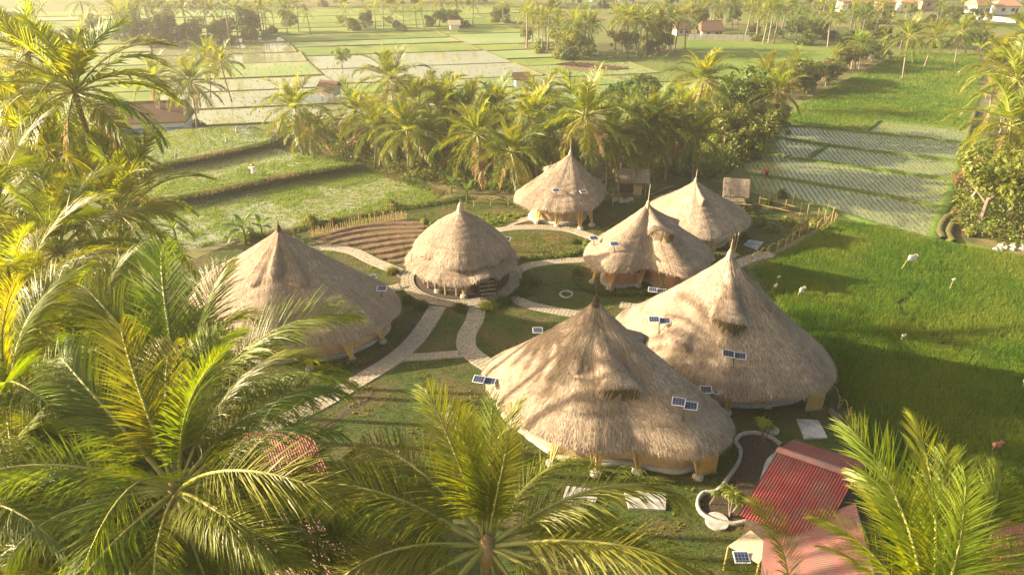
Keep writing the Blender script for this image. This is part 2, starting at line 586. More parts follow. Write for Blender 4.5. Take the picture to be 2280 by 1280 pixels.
# mid right green behind shed, far greens
mid_green = ccw(gps([(1520, 90), (1700, 88), (1830, 108), (1960, 100), (1690, 185), (1560, 150), (1510, 130)]))
structure('rice_field', sheet(mid_green, 0.026, 'rice_field', 'rice_field'))


# -------------------- wet plots on the right
def strip(pts, w, z0, z1, name, mat, jitter=0.12, seed=0):
    """raised earth bank along a ground polyline"""
    r = np.random.default_rng(seed)
    P = spline(pts, False, 8)[:, :2]
    T = np.gradient(P, axis=0)
    T /= np.linalg.norm(T, axis=1)[:, None] + 1e-9
    S = np.stack([-T[:, 1], T[:, 0]], 1)
    n = len(P)
    ww = w * (1 + r.normal(0, jitter, n))
    prof = [(-0.5, z0), (-0.36, z1 * 0.75), (-0.12, z1), (0.12, z1), (0.36, z1 * 0.75), (0.5, z0)]
    V = []
    for q, z in prof:
        zz = z + (r.normal(0, 0.02, n) if z > z0 else 0)
        V.append(np.concatenate([P + S * (ww * q)[:, None], (np.zeros(n) + zz)[:, None]], 1))
    V = np.concatenate(V, 0)
    F = []
    for k in range(len(prof) - 1):
        for i in range(n - 1):
            F.append((k * n + i, (k + 1) * n + i, (k + 1) * n + i + 1, k * n + i + 1))
    return np_mesh(name, V, np.array(F), [mat], smooth=True)


wet = ccw(gps([(1650, 360), (1720, 283), (1780, 268), (1955, 268), (2160, 290), (2140, 400), (2105, 460), (2075, 535), (1960, 505), (1850, 470), (1760, 440), (1680, 420)]))
structure('paddy_water', sheet(wet, 0.034, 'paddy_water', 'paddy_water'))
banks = [[(1720, 281), (1830, 285), (1925, 296), (2040, 307), (2150, 320)],
         [(1690, 305), (1760, 312), (1840, 324), (1980, 342), (2145, 362)],
         [(1842, 324), (1815, 342), (1795, 358)],
         [(1670, 338), (1730, 346), (1800, 358), (1960, 380), (2130, 404)],
         [(1655, 385), (1760, 402), (1900, 425), (2010, 445), (2100, 465)],
         [(1925, 296), (1957, 271)], [(1955, 269), (2060, 280), (2160, 291)],
         [(2165, 288), (2148, 340), (2130, 404), (2105, 460), (2080, 535)],
         [(1740, 437), (1850, 470), (1965, 505), (2080, 537)]]
for i, bk in enumerate(banks):
    structure('paddy_bank', strip(gps(bk), 0.9 if i != 7 else 1.7, 0.0, 0.28, 'paddy_bank', 'bund_green', seed=i))
# rows of seedlings
e1 = np.array(gp(2150, 320)) - np.array(gp(1830, 290))
e1 /= np.linalg.norm(e1)
e2 = np.array([-e1[1], e1[0]])
ctr = np.array(gp(1900, 400))
A, Bq = np.meshgrid(np.arange(-45, 45, 0.30), np.arange(-45, 45, 0.60))
PP = ctr + A.ravel()[:, None] * e1 * 1.0 + Bq.ravel()[:, None] * e2
# rows run roughly towards the camera
th = R_(14)
Rm = np.array([[math.cos(th), -math.sin(th)], [math.sin(th), math.cos(th)]])
rows_dir = A.ravel()[:, None] * (Rm @ e2) + Bq.ravel()[:, None] * (Rm @ e1) + ctr
PP = rows_dir
PP = PP + rng.normal(0, 0.035, PP.shape)
PP = PP[inside(wet, PP[:, 0], PP[:, 1])]
o = link('rice_seedlings', blades(np.concatenate([PP, np.full((len(PP), 1), .03)], 1), 0.22, 0.075, 5, 0.15, 5, name='rice_seedlings', mat='seedling'))
tag(o, 'rows of young rice seedlings in the shallow water right of the tree belt', 'rice', kind='stuff')

# -------------------- stepped paddies on the left
T0 = ccw(gps([(300, 560), (300, 455), (415, 443), (600, 410), (785, 378), (870, 395), (985, 430), (960, 455), (800, 480), (660, 510), (560, 525), (430, 555)]))
structure('paddy_water', sheet(T0, 0.02, 'paddy_water', 'paddy_water'))
T1z, T2z = 0.8, 1.6
T1 = ccw(gps([(250, 455), (415, 436), (600, 398), (785, 365)], T1z) + gps([(720, 345), (640, 335), (600, 330), (380, 360), (200, 380)], T1z))
T2 = ccw(gps([(200, 395), (375, 362), (490, 340), (605, 313)], T2z) + gps([(620, 300), (560, 280), (420, 285), (250, 310), (120, 340)], T2z))


def terrace(poly, z, name):
    # bank with a broken rim, then water sheet inset
    b = MB()
    b.prism(poly, 0.0, z)
    structure('terrace_bank', b.mesh('terrace_bank', ['bund_earth']))
    c = np.mean(np.array(poly), 0)
    ins = [tuple(c + (np.array(p) - c) * 0.965) for p in poly]
    structure('paddy_water', sheet(ins, z + 0.05, 'paddy_water', 'paddy_water'))
    return ins


I1 = terrace(T1, T1z, 'a')
I2 = terrace(T2, T2z, 'b')
for poly, z, px in ((T1, T1z, [(250, 455), (415, 438), (600, 400), (785, 367)]), (T2, T2z, [(200, 397), (375, 364), (490, 342), (607, 315)])):
    g = strip(gps(px, z), 1.0, z - 0.1, z + 0.28, 'terrace_rim', 'bund_earth', seed=3)
    structure('terrace_rim', g)
for poly, z, n, lab in ((T0, 0.02, 17000, 'young rice in the lowest stepped paddy behind the leftmost big hut'),
                        (I1, T1z + .05, 11000, 'young rice in the middle stepped paddy between the two grassy banks'),
                        (I2, T2z + .05, 6000, 'young rice in the upper stepped paddy in front of the long brown roofed barn')):
    P = scatter(poly, n)
    nz = np.sin(P[:, 0] * 0.5 + 1.7) * np.cos(P[:, 1] * 0.42) + np.sin(P[:, 0] * 0.21 - P[:, 1] * .3)
    nz += .6 * np.sin(P[:, 0] * 1.3) * np.sin(P[:, 1] * 1.1)
    keep = (nz > -0.3) | (rng.uniform(0, 1, len(P)) < 0.35)
    P = P[keep]
    o = link('rice_seedlings', blades(np.concatenate([P, np.full((len(P), 1), z)], 1), 0.22, 0.055, 4, 0.14, 8, name='rice_seedlings', mat='seedling'))
    tag(o, lab, 'rice', kind='stuff')
# grassy fringe of lowest paddy and stepped banks
fr = []
for px, z in (([(320, 462), (415, 445), (600, 410), (785, 378), (880, 398), (985, 432)], 0.05), ([(250, 456), (415, 438), (600, 400), (785, 367)], T1z + .2),
              ([(200, 398), (375, 365), (490, 343), (607, 316)], T2z + .2), ([(540, 530), (660, 512), (800, 482), (960, 455), (1040, 440)], 0.05),
              ([(785, 367), (720, 347), (640, 335)], T1z)):
    S = spline(gps(px, z), False, 60)
    for _ in range(6):
        Q = S + rng.normal(0, 0.35, S.shape)
        fr.append(np.concatenate([Q, np.full((len(Q), 1), z)], 1))
fr = np.concatenate(fr)
o = link('bank_grass', blades(fr, 0.35, 0.06, 4, 0.25, 9, name='bank_grass', mat='grass_blade'))
tag(o, 'rough grass growing on the banks of the stepped paddies at left', 'grass', kind='stuff')

# -------------------- far plots
ang = R_(11)
ux, uy = np.array([math.cos(ang), math.sin(ang)]), np.array([-math.sin(ang + 0.25), math.cos(ang + 0.25)])
rf = random.Random(5)
org = np.array([-60.0, 88.0])
region = ccw(gps([(-700, 300), (520, 300), (560, 262), (760, 268), (1000, 250), (1250, 262), (1500, 225), (1550, 150), (1500, 118), (1150, 100), (1150, 20), (-1600, 20)]))
plots = []
xx = -150.0
while xx < 160:
    wdt = rf.uniform(22, 44)
    yy = rf.uniform(-8, 0)
    while yy < 195:
        hh = rf.uniform(6, 13) * (1 + yy / 200)
        nsub = 1 if hh > 11 else rf.choice([1, 1, 2])
        for k in range(nsub):
            w2 = wdt / nsub
            x0_ = xx + k * w2
            c = org + ux * (x0_ + w2 / 2) + uy * (yy + hh / 2)
            if inside(region, np.array([c[0]]), np.array([c[1]]))[0]:
                g = 0.3
                q = [org + ux * (x0_ + g) + uy * (yy + g), org + ux * (x0_ + w2 - g) + uy * (yy + g), org + ux * (x0_ + w2 - g) + uy * (yy + hh - g),
                     org + ux * (x0_ + g) + uy * (yy + hh - g)]
                q = [tuple(p + np.array([rf.uniform(-.4, .4), rf.uniform(-.4, .4)])) for p in q]
                plots.append((q, c))
        yy += hh
    xx += wdt
pale_pts = []
for q, c in plots:
    d_ = c[1]
    if d_ < 185 and c[0] > -75:
        mat = rf.choices(['paddy_water', 'rice_pale', 'rice_yellow'], [0.42, 0.38, 0.2])[0]
    else:
        mat = rf.choices(['rice_pale', 'rice_yellow', 'rice_field'], [0.3, 0.5, 0.2])[0]
    nm = 'paddy_water' if mat == 'paddy_water' else 'rice_plot'
    structure(nm, sheet(q, 0.045 if mat == 'paddy_water' else 0.05, nm, mat))
    if mat == 'paddy_water' or (mat == 'rice_pale' and d_ < 150):
        n = int((0.55 if rf.random() < 0.5 else 1.6) * 260 * (1 if d_ < 160 else .5))
        pale_pts.append(scatter(q, n))
    # banks on two sides
    for s0, s1 in ((0, 1), (1, 2)):
        p0, p1 = np.array(q[s0]), np.array(q[s1])
        if s0 == 0:
            off = -uy * 0.3
        else:
            off = ux * 0.3
        structure('paddy_bank', strip([p0 + off, (p0 + p1) / 2 + off, p1 + off], rf.uniform(.3, .6), 0, rf.uniform(.12, .3), 'paddy_bank', 'bund_earth'))
pp = np.concatenate(pale_pts)
o = link('rice_seedlings', blades(np.concatenate([pp, np.full((len(pp), 1), .04)], 1), 0.3, 0.12, 3, 0.2, 12, name='rice_seedlings', mat='seedling'))
tag(o, 'sparse pale rice seedlings in the flooded plots far behind the palms', 'rice', kind='stuff')

# ------------------------------------------------------------------ paths of pavers
ring_c = np.array(gp(1028, 617))
RO, RI = 5.45, 4.45
paths = [
    ('P', [(590, 955), (680, 915), (740, 884), (800, 848), (870, 805), (920, 762), (955, 715), (975, 682)], 1.45),
    ('P', [(1064, 682), (1056, 715), (1040, 745), (1040, 775), (1062, 797), (1090, 815), (1130, 838)], 1.45),
    ('P', [(885, 797), (940, 795), (1000, 790), (1045, 788)], 0.9),
    ('P', [(1140, 664), (1180, 680), (1235, 692), (1300, 703), (1360, 712)], 1.1),
    ('P', [(660, 560), (705, 554), (745, 553), (790, 562), (830, 582), (870, 598), (908, 615)], 1.25),
    ('P', [(855, 648), (880, 642), (905, 636)], 1.2),
    ('P', [(1148, 606), (1180, 592), (1240, 583), (1315, 579)], 1.1),
    ('P', [(1060, 535), (1095, 517), (1140, 509), (1200, 507), (1260, 511), (1300, 522), (1345, 540)], 1.2),
    ('P', [(1112, 514), (1140, 498), (1178, 488), (1200, 486)], 1.1),
    ('P', [(1380, 679), (1410, 684), (1445, 697)], 1.0),
    ('P', [(1640, 590), (1680, 574), (1722, 566)], 1.3),
    ('P', [(1470, 690), (1520, 700), (1560, 720)], 1.0),
]
pavers = []
taken = []


def ring_test(p):
    r = np.linalg.norm(p - ring_c)
    return RI - 0.15 < r < RO + 0.15


path_objs = []
# ring
b = MB()
n = 72
vs = []
for i in range(n):
    a = 2 * math.pi * i / n
    vs += [(ring_c[0] + RI * math.cos(a), ring_c[1] + RI * math.sin(a), 0.035), (ring_c[0] + RO * math.cos(a), ring_c[1] + RO * math.sin(a), 0.035)]
b.add(vs, [(2 * i, 2 * i + 1, (2 * i + 3) % (2 * n), (2 * i + 2) % (2 * n)) for i in range(n)])
ring_obj = structure('path', b.mesh('path', ['mortar']))
for k in range(3):
    r = RI + (k + 0.5) * (RO - RI) / 3
    m = int(2 * math.pi * r / 0.46)
    for i in range(m):
        a = 2 * math.pi * (i + 0.5 * (k % 2)) / m
        pavers.append((ring_c[0] + r * math.cos(a), ring_c[1] + r * math.sin(a), a + math.pi / 2, 0.43, (RO - RI) / 3 - 0.035, ring_obj))
sand = []
for pi, (_, px, w) in enumerate(paths):
    P = spline(gps(px), False, 10)[:, :2]
    T = np.gradient(P, axis=0)
    T /= np.linalg.norm(T, axis=1)[:, None]
    S = np.stack([-T[:, 1], T[:, 0]], 1)
    z = 0.016 + 0.0015 * pi
    V = np.concatenate([np.concatenate([P + S * (w / 2 + .04), np.full((len(P), 1), z)], 1), np.concatenate([P - S * (w / 2 + .04), np.full((len(P), 1), z)], 1)])
    n = len(P)
    F = [(n + i, n + i + 1, i + 1, i) for i in range(n - 1)]
    po = structure('path', np_mesh('path', V, np.array(F), ['mortar']))
    seg = np.linalg.norm(np.diff(P, axis=0), axis=1)
    cum = np.concatenate([[0], np.cumsum(seg)])
    L = cum[-1]
    step = 0.30
    cols = 2 if w < 1 else 3
    cw = w / cols
    newp = []
    for r_i in range(int(L / step)):
        s = (r_i + 0.5) * step
        x = np.interp(s, cum, P[:, 0])
        y = np.interp(s, cum, P[:, 1])
        tx = np.interp(s, cum, T[:, 0])
        ty = np.interp(s, cum, T[:, 1])
        a = math.atan2(ty, tx)
        for k in range(cols + (r_i % 2)):
            off = (k + 0.5) * cw - w / 2 - (cw / 2 if r_i % 2 else 0)
            ww = cw
            if r_i % 2 and k == 0:
                off, ww = -w / 2 + cw / 4, cw / 2
            elif r_i % 2 and k == cols:
                off, ww = w / 2 - cw / 4, cw / 2
            q = np.array([x - math.sin(a) * off, y + math.cos(a) * off])
            if ring_test(q):
                continue
            if any(np.min(np.linalg.norm(t[0] - q, axis=1)) < t[1] for t in taken):
                continue
            newp.append((q[0], q[1], a, step - 0.03, ww - 0.03, po))
    taken.append((P, w / 2 + 0.1))
    pavers += newp
pavers.sort(key=lambda q: q[0] ** 2 + q[1] ** 2)
bx = MB()
bx.add([(-.5, -.5, 0), (.5, -.5, 0), (.5, .5, 0), (-.5, .5, 0), (-.46, -.46, 1), (.46, -.46, 1), (.46, .46, 1), (-.46, .46, 1)],
       [(4, 5, 6, 7), (0, 1, 5, 4), (1, 2, 6, 5), (2, 3, 7, 6), (3, 0, 4, 7)])
paver_me = bx.mesh('paver', ['paver'])
rest = {}
cnt = {}
for i, (x, y, a, l, w, po) in enumerate(pavers):
    z0 = 0.02
    hz = 0.055 + random.uniform(0, .018)
    if i < 300:
        o = link('paver', paver_me, po, (x, y, z0), (0, 0, a + random.uniform(-.02, .02)), (l, w, hz))
    else:
        rest.setdefault(po.name, (po, MB()))[1].box((x, y, z0 + hz / 2), (l * .95, w * .95, hz), a + random.uniform(-.02, .02))
for po, mb in rest.values():
    o = link('pavers', mb.mesh('pavers', ['paver']), po)
    o['kind'] = 'stuff'

# lawn grass
P = scatter(lawn_poly, 130000)
P = P[P[:, 1] < 74]
mask = np.ones(len(P), bool)
for t in taken:
    for i0 in range(0, len(P), 20000):
        sl = slice(i0, i0 + 20000)
        dd = np.min(np.linalg.norm(P[sl][:, None, :] - t[0][None, ::2, :], axis=2), axis=1)
        mask[sl] &= dd > t[1] - 0.02
rr = np.linalg.norm(P - ring_c, axis=1)
mask &= rr > RO
P = P[mask]
o = link('lawn_grass', blades(P, 0.075, 0.04, 3, 0.08, 21, name='lawn_grass', mat='grass_blade'))
tag(o, 'short patchy grass growing on the lawn between the thatched huts', 'grass', kind='stuff')

P = scatter(lawn_poly, 9000)
P = P[(P[:, 1] < 78)]
nz = np.sin(P[:, 0] * .9 + 1) * np.sin(P[:, 1] * .8) + .5 * np.sin(P[:, 0] * 2.3) * np.cos(P[:, 1] * 2.1)
P = P[nz > .35]
dd = np.min(np.stack([np.min(np.linalg.norm(P[:, None, :] - t_[0][None, ::2, :], axis=2), axis=1) - t_[1] for t_ in taken]), axis=0)
P = P[(dd > .05) & (np.linalg.norm(P - ring_c, axis=1) > RO + .1)]
o = link('lawn_weeds', blades(P, .2, .07, 5, .2, 61, name='lawn_weeds', mat='leaf_yellow'))
tag(o, 'taller weeds growing in patches over the lawns between the huts', 'weeds', kind='stuff')

# ------------------------------------------------------------------ HUTS
ROOFS = []


class Roof:
    def __init__(s, eave_px, apex_px, ze, seed=0, bulge=0.06, tip=0.10, dormers=(), folds=0.02, apex_xy=None, za=None, wob=0.05, nt=200, ns=120, s0=0.0, ec=None):
        E = spline(gps(eave_px, ze - 0.75), True, 12)[:, :2]
        s.c = E.mean(0) if ec is None else np.array(ec)
        # apex over the vertical line of the pixel column, at the depth of the eave centre
        if apex_xy is None:
            ay = s.c[1]
            a = (apex_px[1] - 640) / FPX
            t = ay / (cP - a * sP)
            s.apex = np.array([(apex_px[0] - 1140) / FPX * t, ay, CAM_H - t * (sP + a * cP)])
        else:
            s.apex = np.array([*apex_xy, za])
        th = np.arctan2(E[:, 1] - s.c[1], E[:, 0] - s.c[0])
        rr = np.hypot(E[:, 0] - s.c[0], E[:, 1] - s.c[1])
        o = np.argsort(th)
        th, rr = th[o], rr[o]
        s.th = np.concatenate([th - 2 * np.pi, th, th + 2 * np.pi])
        s.rr = np.tile(rr, 3)
        s.ze, s.bulge, s.tip, s.dormers, s.folds = ze, bulge, tip, dormers, folds
        s.seed, s.nt, s.ns, s.wob, s.s0 = seed, nt, ns, wob, s0
        r = np.random.default_rng(seed + 100)
        s.ph = r.uniform(0, 6.28, 12)

    def eave(s, t):
        t = np.mod(t + np.pi, 2 * np.pi) - np.pi
        r = np.interp(t, s.th, s.rr)
        return np.stack([s.c[0] + r * np.cos(t), s.c[1] + r * np.sin(t)], -1), r

    def surf(s, t, q):
        t = np.asarray(t, float)
        q = np.asarray(q, float)
        e, r = s.eave(t)
        h = s.apex[2] - s.ze
        z = s.ze + h * ((1 - q) + s.bulge * np.sin(np.pi * q) + s.tip * np.exp(-q * 26) - 0.05 * np.clip((q - 0.9) / .1, 0, 1) ** 2)
        k = s.ph
        fold = (np.sin(3 * t + k[0]) * .5 + np.sin(5 * t + k[1] + 2 * q) * .35 + np.sin(9 * t + k[2]) * .25 + np.sin(17 * t + k[3] + 3 * q) * .12)
        z = z + s.folds * h * fold * np.sin(np.pi * np.clip(q * .9, 0, 1)) ** 0.8
        z = z + s.wob * (np.sin(q * 31 + k[4] + 2 * np.sin(2 * t)) * .35 + np.sin(q * 53 + 4 * t + k[5]) * .3) * np.clip(q * 3, 0, 1) * .6
        z = z + 0.045 * (0.5 - np.mod(q * 10 + .25 * np.sin(3 * t) + .12 * np.sin(7 * t + k[8]), 1.0)) * np.clip(q * 4 - .4, 0, 1)
        # scalloped eave
        z = z + 0.05 * np.sin(11 * t + k[6]) * q ** 6 + 0.03 * np.sin(29 * t + k[7]) * q ** 6
        push = np.zeros_like(z)
        for (ad, wd, a0, a1, hh) in s.dormers:
            dt = np.mod(t - R_(ad) + np.pi, 2 * np.pi) - np.pi
            x = dt / R_(wd)
            lat = np.exp(-np.abs(x) ** 4.0)
            edge = a1 - 0.05 * np.clip(np.abs(x), 0, 1.3) ** 2 + 0.0015 * np.sin(40 * t)
            up = np.clip((q - a0) / (a1 - a0), 0, 1)
            up = up ** 1.25
            dn = np.clip(1 - (q - edge) / 0.012, 0, 1)
            z = z + hh * lat * up * dn
            push = push + 0.42 * hh * lat * up ** 3 * dn
        xy = s.apex[:2] + (e - s.apex[:2]) * q[..., None]
        ov = (e - s.apex[:2])
        xy = xy + ov / (np.linalg.norm(ov, axis=-1)[..., None] + 1e-9) * push[..., None]
        return np.concatenate([xy, z[..., None]], -1)

    def mesh(s, name='thatch_roof'):
        nt, ns = s.nt, s.ns
        t = np.linspace(-np.pi, np.pi, nt, endpoint=False)
        q = s.s0 + (1 - s.s0) * np.linspace(0.012 if s.s0 == 0 else 0, 1, ns)
        T, Q = np.meshgrid(t, q, indexing='ij')
        P = s.surf(T, Q)
        # rounded thick eave: two more rings turning under
        e, r = s.eave(t)
        last = P[:, -1, :]
        cin = np.array([s.c[0], s.c[1]])
        r1 = last.copy()
        r1[:, :2] = cin + (last[:, :2] - cin) * 1.005
        r1[:, 2] -= 0.09
        r2 = last.copy()
        r2[:, :2] = cin + (last[:, :2] - cin) * 0.955
        r2[:, 2] -= 0.17
        r3 = last.copy()
        r3[:, :2] = cin + (last[:, :2] - cin) * 0.70
        r3[:, 2] += 0.55
        P = np.concatenate([P, r1[:, None], r2[:, None], r3[:, None]], 1)
        m = P.shape[1]
        V = P.reshape(-1, 3)
        uu = (T[:, :1] * 8.0)
        sl = np.hypot(s.rr.mean(), s.apex[2] - s.ze)
        qq = np.concatenate([q, [1.03, 1.06, 1.3]]) * sl
        uv = np.stack([np.repeat(uu, m, 1), np.tile(qq, (nt, 1))], -1).reshape(-1, 2)
        I = np.arange(nt)[:, None]
        J = np.arange(m - 1)[None, :]
        a = I * m + J
        bq = ((I + 1) % nt) * m + J
        F = np.stack([a, a + 1, bq + 1, bq], -1).reshape(-1, 4)
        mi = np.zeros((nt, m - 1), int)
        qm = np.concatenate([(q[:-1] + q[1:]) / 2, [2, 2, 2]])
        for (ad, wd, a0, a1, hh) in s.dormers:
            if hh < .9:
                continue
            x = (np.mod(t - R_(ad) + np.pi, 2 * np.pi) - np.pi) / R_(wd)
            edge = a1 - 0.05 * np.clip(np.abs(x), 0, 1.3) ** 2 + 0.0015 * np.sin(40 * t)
            mi |= ((np.abs(x) < .92)[:, None] & (qm[None, :] > edge[:, None] + .001) & (qm[None, :] < edge[:, None] + .010)).astype(int)  # drop faces behind the lip take the painted shade colour
        s.bvh = BVHTree.FromPolygons([tuple(v) for v in V], [tuple(f) for f in F])
        return np_mesh(name, V, F, ['thatch', 'thatch_lip_shade'], midx=mi.ravel(), uv=uv, smooth=True)

    def straw(s, n, length=0.42, width=0.034, lift=0.055, fringe=1600, seed=1):
        r = np.random.default_rng(seed)
        t = r.uniform(-np.pi, np.pi, n)
        q = np.sqrt(r.uniform(max(s.s0, .02) ** 2, 1, n))
        for (ad, wd, a0, a1, hh) in s.dormers:
            x = (np.mod(t - R_(ad) + np.pi, 2 * np.pi) - np.pi) / R_(wd)
            edge = a1 - 0.05 * np.clip(np.abs(x), 0, 1.3) ** 2 + 0.0015 * np.sin(40 * t)
            kp = ~((np.abs(x) < 1) & (q > edge - .035) & (q < edge + .03) & (hh > .9))
            t, q = t[kp], q[kp]
        n = len(t)
        e = 1e-3
        P = s.surf(t, q)
        Pq = s.surf(t, np.minimum(q + e, 1.0)) - s.surf(t, np.minimum(q + e, 1.0) - e)
        Pt = s.surf(t + e, q) - s.surf(t - e, q)
        d = Pq / (np.linalg.norm(Pq, axis=1)[:, None] + 1e-12)
        tt = Pt / (np.linalg.norm(Pt, axis=1)[:, None] + 1e-12)
        nn = np.cross(tt, d)
        nn *= np.sign(nn[:, 2])[:, None]
        nn /= np.linalg.norm(nn, axis=1)[:, None] + 1e-12
        L = length * r.uniform(.5, 1.3, n)
        side = tt * (width * r.uniform(.5, 1.3, n) / 2)[:, None]
        d2 = d + tt * r.normal(0, .10, n)[:, None]
        tip = P + d2 * L[:, None] + nn * (lift * r.uniform(.0, 1.0, n))[:, None]
        base = P + nn * 0.012
        # keep the lowest straws from running far past the eave
        V1 = np.stack([base - side, base + side, tip], 1)
        nf = fringe
        t = r.uniform(-np.pi, np.pi, nf)
        P = s.surf(t, r.uniform(.955, 1.0, nf))
        e_, rr = s.eave(t)
        rad = np.stack([np.cos(t), np.sin(t)], 1)
        tang = np.stack([-np.sin(t), np.cos(t)], 1)
        Lf = r.uniform(.10, .36, nf)
        out = r.uniform(-.05, .14, nf)
        off = r.uniform(-.14, .02, nf)
        P[:, 2] += 0.03
        P[:, :2] += rad * off[:, None]
        tip = P.copy()
        tip[:, :2] += rad * (out + .10)[:, None] + tang * r.normal(0, .05, nf)[:, None]
        tip[:, 2] -= Lf
        sd = np.concatenate([tang * 0.03, np.zeros((nf, 1))], 1)
        V2 = np.stack([P - sd, P + sd, tip], 1)
        Vl = [V1, V2]
        for (ad, wd, a0, a1, hh) in s.dormers:
            if hh < .9:
                continue
            m_ = 1500
            x = r.uniform(-1.0, 1.0, m_)
            t = R_(ad) + x * R_(wd)
            edge = a1 - 0.05 * np.clip(np.abs(x), 0, 1.3) ** 2 + 0.0015 * np.sin(40 * t)
            P = s.surf(t, edge - r.uniform(.001, .035, m_))
            rad = np.stack([np.cos(t), np.sin(t)], 1)
            tang = np.stack([-np.sin(t), np.cos(t)], 1)
            tip = P.copy()
            tip[:, :2] += rad * r.uniform(.18, .34, m_)[:, None] + tang * r.normal(0, .04, m_)[:, None]
            tip[:, 2] -= r.uniform(.15, .32, m_)
            sd = np.concatenate([tang * 0.022, np.zeros((m_, 1))], 1)
            P[:, 2] += .02
            Vl.append(np.stack([P - sd, P + sd, tip], 1))
        V = np.concatenate(Vl).reshape(-1, 3)
        return np_mesh('loose_straw', V, np.arange(len(V)).reshape(-1, 3), ['straw'])

    def hit(s, u, v):
        x, y, z = at(u, v, 1.0)
        o = Vector((0, 0, CAM_H))
        d = (Vector((x, y, z)) - o).normalized()
        loc = s.bvh.ray_cast(o, d)[0]
        return loc


def wall_ring(roof, ratio, z0, z1, wav=0.0, name='wall', mat='clay_wall', seed=0, th=0.22, nt=96, dip=0.0, outz=None):
    """low curved wall following the eave, slightly wavy"""
    t = np.linspace(-np.pi, np.pi, nt, endpoint=False)
    e, r = roof.eave(t)
    c = roof.c
    k = (1 - ratio / r) + wav * np.sin(6 * t + seed)
    P = c + (e - c) * k[:, None]
    D = (P - c) / np.linalg.norm(P - c, axis=1)[:, None]
    Pi = P - D * th
    zt = z1 - dip * (0.5 + 0.5 * np.sin(6 * t + seed + 1.0))
    V = np.concatenate([np.c_[P, np.full(nt, z0)], np.c_[P, zt], np.c_[Pi, zt], np.c_[Pi, np.full(nt, z0)]])
    F = []
    for a in range(3):
        for i in range(nt):
            j = (i + 1) % nt
            F.append((a * nt + i, a * nt + j, (a + 1) * nt + j, (a + 1) * nt + i))
    return np_mesh(name, V, np.array(F), [mat], smooth=False)


def bamboo_column(base, top_r, h, parent, spread_dir, n=6, seed=0):
    """fan of bamboo poles on a round stone foot"""
    r = random.Random(seed)
    b = MB()
    bx_, by_ = base
    tx, ty = -spread_dir[1], spread_dir[0]
    for i in range(n):
        f = (i / (n - 1) - .5) * 2 * top_r
        g = r.uniform(-.75, -.25)
        top = (bx_ + tx * f + spread_dir[0] * g, by_ + ty * f + spread_dir[1] * g, h + r.uniform(-.05, .1))
        bot = (bx_ + tx * f * .18 + r.uniform(-.05, .05), by_ + ty * f * .18 + r.uniform(-.05, .05), 0.2)
        b.tube([bot, top], [.055, .045], 6)
    o = link('bamboo_column', b.mesh('bamboo_column', ['bamboo']), parent)
    f = MB()
    f.tube([(bx_, by_, -.02), (bx_, by_, .16), (bx_, by_, .30)], [.36, .33, .24], 9)
    s = link('stone_foot', f.mesh('stone_foot', ['plinth_stone']), o)
    return o


def window_part(parent, p, ang, w, h, zc):
    """dark opening with a wooden frame, facing outwards along ang"""
    M = Matrix.Rotation(ang, 3, 'Z')
    b = MB()
    b.box((p[0] + math.cos(ang) * .012, p[1] + math.sin(ang) * .012, zc), (0.06, w, h), ang)
    o = link('window', b.mesh('window', ['dark_inside']), parent)
    f = MB()
    for sy in (-1, 1):
        q = M @ Vector((0.05, sy * w / 2, 0))
        f.box((p[0] + q.x, p[1] + q.y, zc), (0.07, 0.07, h + .1), ang)
    q = M @ Vector((0.055, 0, 0))
    f.box((p[0] + q.x, p[1] + q.y, zc + h / 2), (0.075, w, .07), ang)
    f.box((p[0] + q.x, p[1] + q.y, zc - h / 2), (0.075, w, .07), ang)
    link('window_frame', f.mesh('window_frame', ['bamboo']), o)
    return o


def hut(label, roof, n_straw, cols, wallmat='clay_wall', ratio=1.4, wallh=2.5, windows=(), finial=1.3, plinth_h=0.25, fringe=1800, fmat='bamboo_grey',
        wav=0.015, dip=0.0):
    t = thing('thatched_hut', label, 'hut', (0, 0, 0), 'thatched huts of the compound')
    ro = link('thatch_roof', roof.mesh(), t)
    st = link('loose_straw', roof.straw(n_straw, fringe=fringe, seed=roof.seed), ro)
    st['kind'] = 'stuff'
    a = roof.apex
    b = MB()
    top = a[2] + (roof.apex[2] - roof.ze) * roof.tip
    b.tube([(a[0], a[1], top - .55), (a[0], a[1], top - .1), (a[0] + .01, a[1], top + .16)], [.26, .17, .08], 10)
    b.tube([(a[0], a[1], top + .1), (a[0] + .03, a[1], top + finial)], [.05, .02], 6)
    link('finial', b.mesh('finial', [fmat]), ro)
    link('wall', wall_ring(roof, ratio, 0, wallh, wav, seed=roof.seed, mat=wallmat, dip=dip), t)
    link('stone_plinth', wall_ring(roof, ratio - .35, -.02, plinth_h, wav * 1.5, 'stone_plinth', 'plinth_stone', roof.seed, th=.6), t)
    # dark room inside so that openings read as depth
    for i, (u, v) in enumerate(cols):
        p = np.array(gp(u, v, 0.15))
        d = p - roof.c
        d /= np.linalg.norm(d)
        bamboo_column((p[0], p[1]), .55, roof.ze - .05, t, d, 6, i + roof.seed * 7)
    for (ad, w, h, zc) in windows:
        th = R_(ad)
        e, r = roof.eave(np.array([th]))
        k = (1 - ratio / r[0]) + wav * math.sin(6 * th + roof.seed)
        p = roof.c + (e[0] - roof.c) * k
        # outward normal from neighbours
        e2, _ = roof.eave(np.array([th - .05, th + .05]))
        tg = e2[1] - e2[0]
        na = math.atan2(-tg[0], tg[1])
        window_part(t, p, na, w, h, zc)
    ROOFS.append(roof)
    return t


